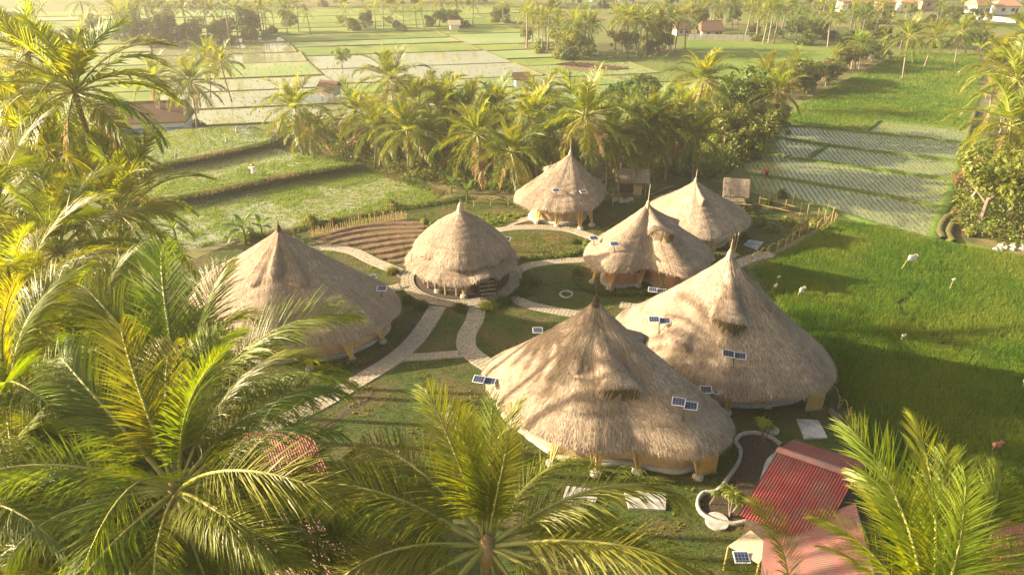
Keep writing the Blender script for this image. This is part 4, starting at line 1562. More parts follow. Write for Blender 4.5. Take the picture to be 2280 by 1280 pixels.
bt = house(330, 302, 12.0, 5.0, 2.6, 2.3, 'long brown roofed barn with a blue sheet along its side at left', R_(10), 'white_wall', 'roof_tile', .05, 'barn', None, 0, 'barn', False)
b = MB()
b.box((.8, -2.58, 1.0), (10.2, .1, 1.5))
link('blue_sheet', b.mesh('blue_sheet', ['blue_sheet']), bt)
house(1895, 27, 8.3, 6, 3.4, 1.6, 'white house with an orange roof at the top right, largest of the far houses', R_(-4), 'white_wall', 'orange_tile', .6)
house(1966, 26, 4.2, 5, 3.0, 1.4, 'small pale house right of the large white house', R_(5), 'pale_wall', 'orange_tile')
house(2016, 24, 5.0, 5, 2.8, 1.4, 'low pink house between trees at the top edge', R_(-8), 'white_wall', 'orange_tile')
house(2066, 20, 7.5, 5, 2.8, 1.5, 'far house with a wide brown roof and ochre wall', R_(2), 'clay_wall', 'roof_tile')
house(2172, 34, 5.2, 5, 3.2, 2.0, 'pale gabled house with salmon roof near the top right corner', R_(12), 'pale_wall', 'orange_tile', .4)
house(2232, 32, 7.0, 5, 2.8, 1.5, 'white walled house beside the right edge trees', R_(-5), 'white_wall', 'orange_tile')
house(2200, 12, 6.0, 5, 2.8, 1.5, 'hazy house behind the salmon roofed one', R_(-5), 'white_wall', 'orange_tile')
house(1395, 8, 6.0, 4, 2.8, 1.4, 'hazy white house among far trees above the palm clump', R_(-5), 'white_wall', 'bamboo_grey')
house(1330, 3, 5.0, 4, 2.6, 1.4, 'hazy bluish roofed house at the middle of the top edge', R_(4), 'white_wall', 'blue_sheet')
house(1580, 80, 5.6, 4.5, 1.6, 2.1, 'farmhouse with a tall brown red roof behind the long pale wall', R_(3), 'pale_wall', 'roof_tile', .25)
house(1517, 78, 3.8, 4, 1.8, 1.7, 'small brown roofed farmhouse left of the tall red brown roof', R_(6), 'pale_wall', 'roof_tile', .25)
# long wall with panels
p0, p1 = Vector((*gp(1532, 90), 0)), Vector((*gp(1668, 93), 0))
t = thing('boundary_wall', 'long pale boundary wall in front of the brown roofed farmhouses', 'wall', tuple(p0))
d = p1 - p0
for i in range(10):
    q = d * ((i + .5) / 10)
    b = MB()
    b.box((q.x, q.y, .75 + .03 * (i % 3)), (d.length / 10 - .12, .18, 1.5), math.atan2(d.y, d.x))
    link('wall_panel', b.mesh('wall_panel', ['pale_wall']), t)
p0, p1 = Vector((*gp(2160, 42), 0)), Vector((*gp(2262, 52), 0))
t = thing('boundary_wall', 'white boundary wall below the far houses near the top right corner', 'wall', tuple(p0))
d = p1 - p0
for i in range(8):
    q = d * ((i + .5) / 8)
    b = MB()
    b.box((q.x, q.y, .6), (d.length / 8 - .1, .2, 1.2), math.atan2(d.y, d.x))
    link('wall_panel', b.mesh('wall_panel', ['white_wall']), t)


# ------------------------------------------------------------------ red corrugated roofs
def plane_pt(u, v, P0, n):
    x, y, z = at(u, v, 1.0)
    o = Vector((0, 0, CAM_H))
    d = Vector((x, y, z)) - o
    return o + d * ((P0 - o).dot(n) / d.dot(n))


def corrugated(ridge_a, ridge_b, eave_a, eave_b, mat, pitch=.20, amp=.035, rows=2):
    """sheet with real corrugation running from the ridge (a..b) to the eave (a..b)"""
    ra, rb, ea, eb = [np.array(v) for v in (ridge_a, ridge_b, eave_a, eave_b)]
    L = np.linalg.norm(rb - ra)
    nseg = max(int(L / pitch) * 6, 6)
    nrm = np.cross(rb - ra, ea - ra)
    nrm /= np.linalg.norm(nrm)
    if nrm[2] < 0:
        nrm = -nrm
    q = np.linspace(0, 1, nseg + 1)
    V = []
    for k in range(rows + 1):
        f = k / rows
        a = ra + (ea - ra) * f
        b_ = rb + (eb - rb) * f
        w = amp * np.cos(q * L / pitch * 2 * np.pi)
        V.append(a + (b_ - a) * q[:, None] + nrm * w[:, None])
    V = np.concatenate(V)
    m = nseg + 1
    F = [(k * m + i, k * m + i + 1, (k + 1) * m + i + 1, (k + 1) * m + i) for k in range(rows) for i in range(nseg)]
    V2 = V - nrm * .015
    o = len(V)
    F += [(d_ + o, c_ + o, b_ + o, a_ + o) for a_, b_, c_, d_ in F]
    return np_mesh('roof_sheet', np.concatenate([V, V2]), np.array(F), [mat])


def P3(u, v, z):
    x, y = gp(u, v, z)
    return Vector((x, y, z))


t = thing('red_roofed_building', 'building with a red corrugated roof at the lower right, ridge near the planting bed', 'building', (0, 0, 0), 'red corrugated roofs')
zr, ze_ = 3.7, 2.4
A_, B_ = P3(1735, 1000, zr), P3(1905, 1058, zr)
C_, D_ = P3(1643, 1146, ze_), P3(1643, 1146, ze_) + (B_ - A_)
r1 = link('roof_sheet', corrugated(A_, B_, C_, D_, 'red_metal', .14), t)
nd_ = (A_ - C_)
nd_.z = 0
A2, B2 = A_ + nd_ * .55 - Vector((0, 0, .9)), B_ + nd_ * .55 - Vector((0, 0, .9))
link('roof_sheet', corrugated(A_ + Vector((0, 0, .01)), B_ + Vector((0, 0, .01)), A2, B2, 'red_metal', .14), t)
b = MB()
dv = (B_ - A_).normalized()
sv = Vector((nd_.x, nd_.y, 0)).normalized()
w_ = .22
Ra, Rb = A_ - dv * .1 + Vector((0, 0, .08)), B_ + Vector((0, 0, .08))
dn = (C_ - A_).normalized() * .3
dn2 = (A2 - A_).normalized() * .3
b.add([Ra, Rb, Rb + dn, Ra + dn, Rb + dn2, Ra + dn2], [(0, 1, 2, 3), (0, 5, 4, 1)])
link('ridge_cap', b.mesh('ridge_cap', ['faded_red_metal']), t)
b = MB()
cc = [C_ + sv * .35 + dv * .3, D_ + sv * .35, B2 - sv * .3, A2 - sv * .3 + dv * .3]
b.prism([(p.x, p.y) for p in cc], 0, 2.15)
link('wall', b.mesh('wall', ['dark_wood']), t)
# second roof plane, paler, sloping to the left
t = thing('red_roofed_building', 'paler pink corrugated roof joined below the red roof at the bottom right', 'building', (0, 0, 0), 'red corrugated roofs')
E0, E1 = P3(1700, 1197, 2.0), P3(1690, 1330, 2.0)
F0, F1 = P3(1905, 1120, 3.2), P3(1960, 1330, 3.2)
link('roof_sheet', corrugated(F0, F1, E0, E1, 'faded_red_metal', .14), t)
b = MB()
b.prism(ccw([(E0.x + .4, E0.y - .3), (F0.x, F0.y - .2), (F1.x + 3, F1.y - 3), (E1.x + .4, E1.y - 3)]), 0, 1.85)
link('wall', b.mesh('wall', ['clay_wall']), t)
# bamboo porch left of it
t = thing('bamboo_porch', 'flat bamboo slatted porch roof beside the pink corrugated roof', 'porch', (0, 0, 0))
G0, G1, G2, G3 = P3(1672, 1180, 1.9), P3(1715, 1215, 1.95), P3(1690, 1255, 1.9), P3(1622, 1215, 1.7)
for i in range(16):
    q = (i + .5) / 16
    b = MB()
    b.tube([G0.lerp(G3, q), G1.lerp(G2, q)], .045, 6)
    link('bamboo_slat', b.mesh('bamboo_slat', ['bamboo_grey']), t)
for g in (G0, G1, G2, G3):
    b = MB()
    b.tube([(g.x, g.y, 0), (g.x, g.y, g.z - .05)], .05, 6)
    link('post', b.mesh('post', ['bamboo']), t)
# bottom left red roofs
for (a, b4, c, d4, lab, mt) in (((455, 985), (700, 975), (470, 1075), (740, 1065), 'red corrugated roof seen between fronds left of centre', 'red_metal'),
                                ((480, 1110), (640, 1085), (640, 1300), (860, 1290), 'pink red corrugated roof below the coconut palm at the bottom', 'faded_red_metal'),
                                ((2205, 1200), (2330, 1225), (2150, 1330), (2280, 1370), 'red corrugated roof at the bottom right corner', 'red_metal')):
    t = thing('red_roofed_building', lab, 'building', (0, 0, 0), 'red corrugated roofs')
    Q = [P3(*a, 3.4), P3(*b4, 3.4), P3(*c, 2.3), P3(*d4, 2.3)]
    link('roof_sheet', corrugated(Q[0], Q[1], Q[2], Q[3], mt, .14, .014), t)
    nb_ = (Q[0] - Q[2])
    nb_.z = -nb_.z
    link('roof_sheet', corrugated(Q[0] + Vector((0, 0, .01)), Q[1] + Vector((0, 0, .01)), Q[0] + nb_, Q[1] + nb_, mt, .14, .014), t)
    b = MB()
    b.prism(ccw([(p.x, p.y) for p in (Q[2].lerp(Q[1], .12), Q[3].lerp(Q[0], .12), Q[1] + nb_ * .8, Q[0] + nb_ * .8)]), 0, 2.1)
    link('wall', b.mesh('wall', ['clay_wall']), t)


# ------------------------------------------------------------------ flags, scarecrows, farmer
def flag(u, v, label, h=1.6, cloth=.7, lean=(.3, 0), mat='white_cloth', z=0, name='scare_flag', hang=.8):
    x, y = gp(u, v, z)
    t = thing(name, label, 'flag', (x, y, z), 'cloth flags that scare birds in the rice')
    b = MB()
    b.tube([(0, 0, 0), (lean[0] * .5, lean[1] * .5, h * .6), (lean[0], lean[1], h), (lean[0] * 1.5, lean[1], h * 1.02)], [.03, .025, .02, .015], 5)
    link('stick', b.mesh('stick', ['bamboo']), t)
    r = random.Random(u)
    n = 6
    V = []
    for i in range(n + 1):
        for j in range(n + 1):
            V.append((lean[0] + cloth * (i / n - .3) + .05 * math.sin(j * 1.3), lean[1] + .1 * math.sin(i * 1.9 + j * .8) + r.uniform(-.03, .03),
                      h - hang * cloth * j / n - .06 * math.sin(i * 1.1)))
    F = [(i * (n + 1) + j, (i + 1) * (n + 1) + j, (i + 1) * (n + 1) + j + 1, i * (n + 1) + j + 1) for i in range(n) for j in range(n)]
    c = link('cloth', np_mesh('cloth', V, np.array(F), [mat], smooth=True), t)
    so = c.modifiers.new('s', 'SOLIDIFY')
    so.thickness = .012
    return t


flag(2003, 604, 'large white cloth on a bent stick in the middle of the big rice field', 1.7, .8, (.7, 0))
flag(1774, 664, 'white cloth hanging low in the rice just right of the field side hut', 1.1, .45, (.25, 0), hang=1.3)
flag(1716, 654, 'narrow white rag leaning beside the slope of the field side hut', 1.0, .22, (.25, 0), hang=1.8)
flag(1729, 632, 'tiny white scrap of cloth in the rice near the bamboo fence', .8, .2, (.05, 0))
flag(2112, 650, 'faint pale scrap on a thin stick in the right part of the rice field', 1.3, .2, (.05, 0))
flag(2004, 762, 'small crumpled white cloth at the centre of the shaded rice', .75, .3, (.1, 0))
flag(2205, 1008, 'pink triangular cloth in the rice near the bottom right', .9, .55, (.15, 0), 'pink_cloth')
flag(2272, 868, 'white cloth cut by the right edge of the picture', .9, .4, (.1, 0))
flag(2020 + 112, 172, 'lone pale flag on a dark path in the bright far field', 1.2, .5, (.1, 0))
flag(393, 360, 'white rag on a short post below the barn', 1.2, .3, (.05, 0), z=T2z, hang=2.5)
flag(506, 330, 'tall narrow white rag on the upper stepped paddy', 1.5, .3, (.05, 0), z=T2z, hang=3)
flag(534, 306, 'leaning white rag at the far edge of the upper stepped paddy', 1.5, .3, (-.3, 0), z=T2z, hang=3)
# scarecrow
x, y = gp(566, 392, T1z)
t = thing('scarecrow', 'scarecrow in white cloth with a pink hat on the middle stepped paddy', 'scarecrow', (x, y, T1z))
b = MB()
b.tube([(0, 0, 0), (0, 0, 1.4)], .04, 6)
b.tube([(-.5, 0, 1.1), (.5, 0, 1.1)], .03, 6)
link('stick_frame', b.mesh('stick_frame', ['bamboo']), t)
b = MB()
b.tube([(0, 0, .35), (0, 0, .7), (0, 0, 1.12), (0, 0, 1.2)], [.30, .20, .24, .06], 12)
b.tube([(.12, 0, 1.1), (.5, 0, 1.02)], [.1, .09], 8)
b.tube([(-.12, 0, 1.1), (-.5, 0, 1.02)], [.1, .09], 8)
link('white_shirt', b.mesh('white_shirt', ['white_cloth'], True), t)
b = MB()
b.tube([(0, 0, 1.36), (0, 0, 1.40), (0, 0, 1.42), (0, 0, 1.60)], [.30, .29, .14, .02], 12)
link('hat', b.mesh('hat', ['pink_cloth'], True), t)


# bent farmer, one skinned body
def farmer(u, v):
    x, y = gp(u, v)
    t = thing('person', 'person in a red shirt bending over the wet rice rows', 'person', (x, y, .05), None, R_(200))
    J = {'pel': (0, 0, .82), 'ch': (.38, 0, .93), 'nk': (.55, 0, .86), 'hd': (.68, 0, .78), 'hd2': (.76, 0, .70),
         'hl': (.0, .12, .78), 'kl': (.10, .15, .44), 'al': (-.04, .15, .06), 'fl': (.12, .16, .03),
         'hr': (.0, -.12, .78), 'kr': (.08, -.15, .44), 'ar': (-.08, -.15, .06), 'fr': (.08, -.16, .03),
         'sl': (.46, .18, .88), 'el': (.52, .24, .60), 'wl': (.66, .16, .38), 'pl': (.70, .15, .30),
         'sr': (.46, -.18, .88), 'er': (.50, -.24, .60), 'wr': (.64, -.14, .36), 'pr': (.68, -.13, .28)}
    Rr = {'pel': .15, 'ch': .16, 'nk': .07, 'hd': .10, 'hd2': .08, 'hl': .10, 'kl': .065, 'al': .045, 'fl': .035, 'hr': .10, 'kr': .065, 'ar': .045, 'fr': .035,
          'sl': .07, 'el': .045, 'wl': .032, 'pl': .035, 'sr': .07, 'er': .045, 'wr': .032, 'pr': .035}
    Ed = [('pel', 'ch'), ('ch', 'nk'), ('nk', 'hd'), ('hd', 'hd2'), ('pel', 'hl'), ('hl', 'kl'), ('kl', 'al'), ('al', 'fl'), ('pel', 'hr'), ('hr', 'kr'), ('kr', 'ar'),
          ('ar', 'fr'), ('ch', 'sl'), ('sl', 'el'), ('el', 'wl'), ('wl', 'pl'), ('ch', 'sr'), ('sr', 'er'), ('er', 'wr'), ('wr', 'pr')]
    ks = list(J)
    me = bpy.data.meshes.new('body')
    me.from_pydata([J[k] for k in ks], [(ks.index(a), ks.index(b_)) for a, b_ in Ed], [])
    me.materials.append(MATS['skin'])
    o = link('body', me, t)
    o.modifiers.new('skin', 'SKIN')
    for i, k in enumerate(ks):
        me.skin_vertices[0].data[i].radius = (Rr[k], Rr[k])
    me.skin_vertices[0].data[0].use_root = True
    o.modifiers.new('sub', 'SUBSURF').levels = 1
    b = MB()
    b.tube([(-.06, 0, .80), (.15, 0, .90), (.38, 0, .95), (.52, 0, .89)], [.19, .20, .21, .13], 12)
    for s_ in (-1, 1):
        b.tube([(.44, s_ * .12, .92), (.50, s_ * .22, .70), (.52, s_ * .24, .60)], [.10, .075, .07], 8)
    link('red_shirt', b.mesh('red_shirt', ['red_cloth'], True), t)
    b = MB()
    b.tube([(.05, 0, .86), (-.04, 0, .74)], [.18, .2], 10)
    for s_ in (-1, 1):
        b.tube([(0, s_ * .11, .80), (.09, s_ * .15, .44)], [.125, .09], 8)
    link('trousers', b.mesh('trousers', ['dark_cloth'], True), t)
    b = MB()
    b.tube([(.64, 0, .88), (.70, 0, .80), (.72, 0, .78)], [.05, .15, .27], 14)
    link('hat', b.mesh('hat', ['pink_cloth'], True), t)


farmer(1706, 398)
# rock pile near shed
t = MB()
r = random.Random(2)
x0, y0 = gp(1388, 448)
for i in range(14):
    cx_, cy_ = x0 + r.uniform(-1, 1), y0 + r.uniform(-.6, .6)
    s_ = r.uniform(.2, .42)
    t.tube([(cx_, cy_, 0), (cx_, cy_, s_ * .5), (cx_ + .05, cy_, s_ * .8)], [s_, s_ * .8, s_ * .3], 6)
tag(link('rubble_heap', t.mesh('rubble_heap', ['plinth_stone'])), 'heap of grey rubble on the ground below the small thatched shed', 'rubble heap', kind='stuff')


# ------------------------------------------------------------------ PALMS
def frond_mesh(e0, bend, L=4.6, nl=80, seg=3, w=.055, seed=0, mat='frond', hang=.5, lmax=.95, rach=True, twist=0.0):
    """frond leaves the origin along +X at elevation e0 and bends down"""
    r = np.random.default_rng(seed)
    K = 24
    s = np.linspace(0, 1, K)
    el = e0 - bend * s ** 1.6
    side_b = r.uniform(-.25, .25)
    az = side_b * s ** 1.5
    dx = np.cos(el) * np.cos(az)
    dy = np.cos(el) * np.sin(az)
    dz = np.sin(el)
    step = L / (K - 1)
    C = np.stack([np.concatenate([[0], np.cumsum(q[:-1] * step)]) for q in (dx, dy, dz)], 1)
    D = np.stack([dx, dy, dz], 1)
    sl = np.linspace(.16, 1, nl)
    c = np.stack([np.interp(sl, s, C[:, k]) for k in range(3)], 1)
    d = np.stack([np.interp(sl, s, D[:, k]) for k in range(3)], 1)
    d /= np.linalg.norm(d, axis=1)[:, None]
    horiz = np.stack([-np.sin(np.interp(sl, s, az)), np.cos(np.interp(sl, s, az)), np.zeros(nl)], 1)
    up = np.cross(d, horiz)
    up *= np.where(up[:, 2:3] < 0, -1, 1) if e0 < R_(85) else 1
    Vs, Fs, Ms = [], [], []
    cnt = 0
    vv = []
    ff = []
    prof = np.sin(np.pi * (.10 + .82 * sl)) ** .7
    tw = twist * sl
    for sg in (-1, 1):
        n = nl
        jit = r.normal(0, 1, (n, 4))
        fa = R_(58) - R_(34) * sl + jit[:, 0] * .11
        lat = horiz * sg * np.cos(tw)[:, None] + up * np.sin(tw)[:, None] * sg
        vup = .32 - hang * .3
        d0 = d * np.cos(fa)[:, None] + lat * np.sin(fa)[:, None] + up * (vup + jit[:, 1:2] * .10)
        d0 /= np.linalg.norm(d0, axis=1)[:, None]
        ln = lmax * prof * (1 + jit[:, 2] * .07)
        ln *= np.where(r.uniform(0, 1, n) < .03, .3, 1)
        pts = [c + r.normal(0, .01, c.shape)]
        cur = d0
        for k in range(seg):
            pts.append(pts[-1] + cur * (ln / seg)[:, None])
            g = hang * (k + 1) * .55 * (1 + jit[:, 3:4] * .42)
            cur = cur + np.array([0, 0, -1.0]) * g
            cur /= np.linalg.norm(cur, axis=1)[:, None]
        wd = np.cross(d0, up)
        wd = d * .75 + np.cross(d0, lat) * .35 * sg
        wd /= np.linalg.norm(wd, axis=1)[:, None]
        ws = [w * .55, w, w * .75, w * .5, w * .3]
        rows_ = []
        for k in range(seg):
            ww = ws[k if seg > 2 else min(k * 2, 3)]
            rows_.append(pts[k] - wd * ww / 2)
            rows_.append(pts[k] + wd * ww / 2)
        rows_.append(pts[seg])
        A_ = np.stack(rows_, 1)          # n, 2seg+1, 3
        m = 2 * seg + 1
        base = cnt + np.arange(n) * m
        for k in range(seg - 1):
            ff.append(np.stack([base + 2 * k, base + 2 * k + 1, base + 2 * k + 3], 1))
            ff.append(np.stack([base + 2 * k, base + 2 * k + 3, base + 2 * k + 2], 1))
        ff.append(np.stack([base + 2 * seg - 2, base + 2 * seg - 1, base + 2 * seg], 1))
        vv.append(A_.reshape(-1, 3))
        cnt += n * m
    F = np.concatenate(ff)
    mi = np.zeros(len(F), int)
    if rach:
        kk = list(range(0, K, 3 if nl < 50 else 2)) + [K - 1]
        nn = 4
        rv = []
        for q in kk:
            rr_ = (.055 * (1 - s[q]) ** .8 + .010)
            h_ = np.array([-math.sin(az[q]), math.cos(az[q]), 0])
            u_ = np.cross(D[q], h_)
            for a in range(nn):
                aa = 2 * math.pi * a / nn
                rv.append(C[q] + h_ * math.cos(aa) * rr_ + u_ * math.sin(aa) * rr_ * .7)
        rfc = []
        for q in range(len(kk) - 1):
            for a in range(nn):
                i0, i1 = cnt + q * nn + a, cnt + q * nn + (a + 1) % nn
                rfc += [(i0, i1, i1 + nn), (i0, i1 + nn, i0 + nn)]
        vv.append(np.array(rv))
        F = np.concatenate([F, np.array(rfc)])
        mi = np.concatenate([mi, np.ones(len(rfc), int)])
    return np_mesh('frond', np.concatenate(vv), F, [mat, 'rachis'], midx=mi)


ELS = [84, 70, 56, 42, 28, 12, -5, -25, -50]
BEND = [.55, .95, 1.15, 1.25, 1.25, 1.15, 1.0, .8, .5]
HANG = [.12, .18, .28, .4, .5, .65, .8, .9, 1.0]


def frond_set(nl, seg, w, mats, variants=2, lmax=.95, seed0=0):
    S = {}
    for mt in mats:
        for i, e in enumerate(ELS):
            S[(mt, i)] = [frond_mesh(R_(e), BEND[i] * (1 + .2 * v), 4.6, nl, seg, w, seed0 + i * 10 + v, mt if i < 8 else ('frond_dry' if v == 1 else mt), HANG[i], lmax,
                                     twist=(.5 if v % 2 else -.4)) for v in range(variants)]
    return S


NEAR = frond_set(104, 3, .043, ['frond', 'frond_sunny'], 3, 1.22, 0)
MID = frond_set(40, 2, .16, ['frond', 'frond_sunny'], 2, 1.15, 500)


def trunk_mesh(h, lean, r0=.20, r1=.13, seed=0, n=8):
    r = random.Random(seed)
    b = MB()
    pts, rad = [], []
    m = max(int(h / .55), 6)
    for i in range(m + 1):
        q = i / m
        pts.append((-lean[0] * (1 - q) ** 1.6, -lean[1] * (1 - q) ** 1.6, h * q - h))
        rad.append((r0 + (r1 - r0) * q) * (1.22 if i == 0 else 1) * (1 + (.06 if i % 2 else -.03)))
    b.tube(pts, rad, n)
    return b.mesh('trunk', ['palm_trunk'], True)


def palm(label, crown, fronds, L=4.6, lean=(1.0, .3), sets=None, mat='frond', seed=0, group='coconut palms', coco=0, scale_r=(.85, 1.1), extra=None, fibre=True, r0=.2, skip_auto=False):
    """crown: world point of the crown heart"""
    sets = sets or MID
    r = random.Random(seed * 13 + 5)
    cx_, cy_, cz_ = crown
    h = cz_
    t = thing('coconut_palm', label, 'palm tree', (cx_ - lean[0], cy_ - lean[1], 0), group)
    tr = link('trunk', trunk_mesh(h, lean, r0, r0 * .65, seed), t, (lean[0], lean[1], h))
    hd = Vector((lean[0], lean[1], h))
    lst = []
    if not skip_auto:
        for i in range(fronds):
            q = i / max(fronds - 1, 1)
            el = 86 - 125 * q ** .95 + r.uniform(-7, 7)
            lst.append((i * 137.5 + r.uniform(-12, 12), el, 1.0))
    if extra:
        lst += extra
    for i in range(2 if skip_auto or sets is MID else 4):
        me = sets[(('frond' if mat == 'mix' else mat), 8)][1]
        link('frond', me, t, tuple(hd + Vector((0, 0, -.15))), (R_(r.uniform(-15, 15)), R_(r.uniform(-8, 25)), r.uniform(0, 6.28)), L / 4.6 * r.uniform(.6, .85))
    for (az, el, ls) in lst:
        k = min(range(len(ELS)), key=lambda j: abs(ELS[j] - el))
        mm = mat
        if mat == 'mix':
            mm = 'frond_sunny' if (r.random() < .45) else 'frond'
        me = r.choice(sets[(mm, k)])
        sc = L / 4.6 * r.uniform(*scale_r) * ls
        if k <= 0:
            sc *= .75
        o = link('frond', me, t, tuple(hd + Vector((math.cos(R_(az)) * .12, math.sin(R_(az)) * .12, .1 * math.sin(R_(el)))))
                 , (R_(r.uniform(-14, 14)), R_((ELS[k] - el) * .8), R_(az)), sc)
    if fibre:
        b = MB()
        b.tube([hd + Vector((0, 0, -.55)), hd + Vector((0, 0, -.1)), hd + Vector((0, 0, .15)), hd + Vector((0, 0, .4))], [r0 * .8, r0 * 1.1, r0 * .8, .03], 8)
        link('crown_shaft', b.mesh('crown_shaft', ['palm_fibre'], True), t)
    for i in range(coco):
        a = r.uniform(0, 6.28) if coco > 12 else R_(-110 + 50 * (i % 3)) + r.uniform(-.5, .5)
        q = hd + Vector((math.cos(a) * r.uniform(.28, .5), math.sin(a) * r.uniform(.28, .5), -r.uniform(.25, .75)))
        link('coconut', COCO, t, tuple(q), (r.uniform(-.5, .5), r.uniform(-.5, .5), 0), r.uniform(.8, 1.15))
    return t


cb = MB()
cb.tube([(0, 0, -.15), (0, 0, -.12), (0, 0, -.05), (0, 0, .05), (0, 0, .11), (0, 0, .14)], [.02, .08, .12, .115, .07, .02], 10)
COCO = cb.mesh('coconut', ['coconut'], True)

# foreground palms
palm('big coconut palm with a bunch of yellow coconuts, bottom left foreground', at(392, 1092, 16.5), 12, 5.0, (1, .4), NEAR, 'mix', 1, 'foreground coconut palms', coco=10,
     extra=[(158, 50, 1.05), (140, 58, 1.0), (35, 38, 1.0), (12, 42, .9), (-22, 46, 1.0), (-38, 30, .9), (182, 8, 1.1), (196, -2, 1.1), (205, 20, .95), (232, -5, .8), (255, 5, .8), (280, 8, .8),
            (300, -20, .9), (325, -5, .95), (75, 55, .9), (100, 62, .95), (60, 25, .9), (120, 30, .9), (5, 12, 1.0), (-8, -10, .9), (-60, -30, .9)])
palm('tall coconut palm with upright fronds rising over the leftmost hut', at(415, 930, 20), 8, 5.0, (1, .2), NEAR, 'mix', 2, 'foreground coconut palms',
     extra=[(95, 74, 1.05), (120, 66, 1.05), (60, 70, 1.0), (20, 52, 1.12), (8, 36, .95), (140, 55, 1.1), (165, 45, 1.05), (185, 35, 1.0), (-15, 30, .8), (210, 15, .9), (-40, 10, .7), (240, 0, .8), (80, 45, .9), (110, 40, .9), (45, 40, .9), (30, 15, .8)])
palm('coconut palm at the bottom centre with spear leaves rising before the largest hut', at(1084, 1215, 16.2), 8, 5.0, (.3, .2), NEAR, 'mix', 3, 'foreground coconut palms', r0=.24,
     skip_auto=True, extra=[(122, 74, .8), (100, 84, .95), (92, 78, .85), (66, 72, .8), (80, 86, .8), (50, 80, .7), (135, 80, .8), (168, 30, 1.1), (178, 38, 1.05), (186, 10, 1.05), (194, 22, 1.0), (14, 34, 1.1),
            (4, 18, 1.15), (-12, 22, 1.1), (-25, 6, 1.0), (205, -3, 1.0), (216, 8, 1.0), (-38, 8, .95), (150, 46, .9), (40, 44, .85), (110, 46, .8), (25, 8, .85), (155, 8, .85), (70, 20, .8), (125, 12, .9),
            (225, -30, .9), (-50, -30, .9), (235, 5, .9), (195, -25, .9), (-15, -20, .9)])
palm('bright yellow green coconut palm filling the bottom right foreground', at(2065, 1440, 15.5), 6, 4.2, (.3, .2), NEAR, 'frond_sunny', 4, 'foreground coconut palms', skip_auto=True,
     extra=[(128, 68, 1.0), (112, 76, 1.15), (92, 72, 1.1), (70, 68, 1.1), (46, 60, 1.1), (28, 50, 1.05), (148, 60, .8), (100, 60, 1.0), (60, 50, 1.0), (12, 34, 1.0), (80, 55, 1.0), (340, 20, .8),
            (130, 50, .8), (85, 84, 1.2)])
palm('small coconut palm with a single spiky frond before the pink roof', at(1765, 1350, 17), 4, 2.6, (.3, .2), NEAR, 'frond_sunny', 5, 'foreground coconut palms', skip_auto=True,
     extra=[(125, 72, 1.0), (160, 50, .8), (195, 30, .8), (240, 30, .6), (300, 30, .6)])
LP = [  # u, v, depth, fronds, L, mat, label
    (175, 1030, 20, 26, 4.8, 'mix', 'dense coconut palm left of the one with coconuts, lower left'),
    (560, 1290, 19, 22, 4.6, 'frond', 'low dark coconut palm at the bottom between the two big foreground ones'),
    (250, 1330, 18, 22, 4.6, 'mix', 'coconut palm below the bottom edge under the coconut bearing one'),
    (15, 900, 19, 24, 4.8, 'mix', 'coconut palm cut by the left edge below the middle'),
    (-60, 1180, 17, 22, 4.8, 'frond', 'coconut palm at the bottom left corner with dark hanging fronds'),
    (205, 790, 23, 26, 4.8, 'mix', 'coconut palm behind the lower left pair, bright upright fronds'),
    (45, 690, 24, 26, 4.8, 'mix', 'broad coconut palm at the left edge, mid height'),
    (130, 560, 29, 26, 4.8, 'mix', 'coconut palm of the left cluster level with the leftmost hut spire'),
    (-10, 470, 30, 24, 4.8, 'mix', 'hazy coconut palm at the left edge above the middle'),
    (270, 480, 34, 26, 4.6, 'frond_sunny', 'coconut palm whose right fronds reach over the lowest stepped paddy'),
    (120, 350, 37, 26, 4.6, 'frond_sunny', 'sunlit coconut palm below the tallest one at the upper left'),
    (200, 370, 40, 26, 4.4, 'mix', 'coconut palm just left of the long brown barn'),
    (10, 250, 40, 24, 4.6, 'mix', 'hazy coconut palm at the upper left edge'),
    (165, 205, 33, 27, 4.9, 'mix', 'tallest coconut palm at the upper left, fronds touching the top edge'),
    (60, 120, 48, 24, 4.6, 'frond_sunny', 'hazy coconut palm behind the tallest one at the top left corner'),
]
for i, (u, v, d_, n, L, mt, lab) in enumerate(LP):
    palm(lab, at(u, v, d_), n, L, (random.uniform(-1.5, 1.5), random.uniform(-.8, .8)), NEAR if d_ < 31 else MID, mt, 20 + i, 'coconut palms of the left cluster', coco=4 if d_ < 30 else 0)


def crown_at(u, v, h):
    x, y = gp(u, v, h)
    return (x, y, h)


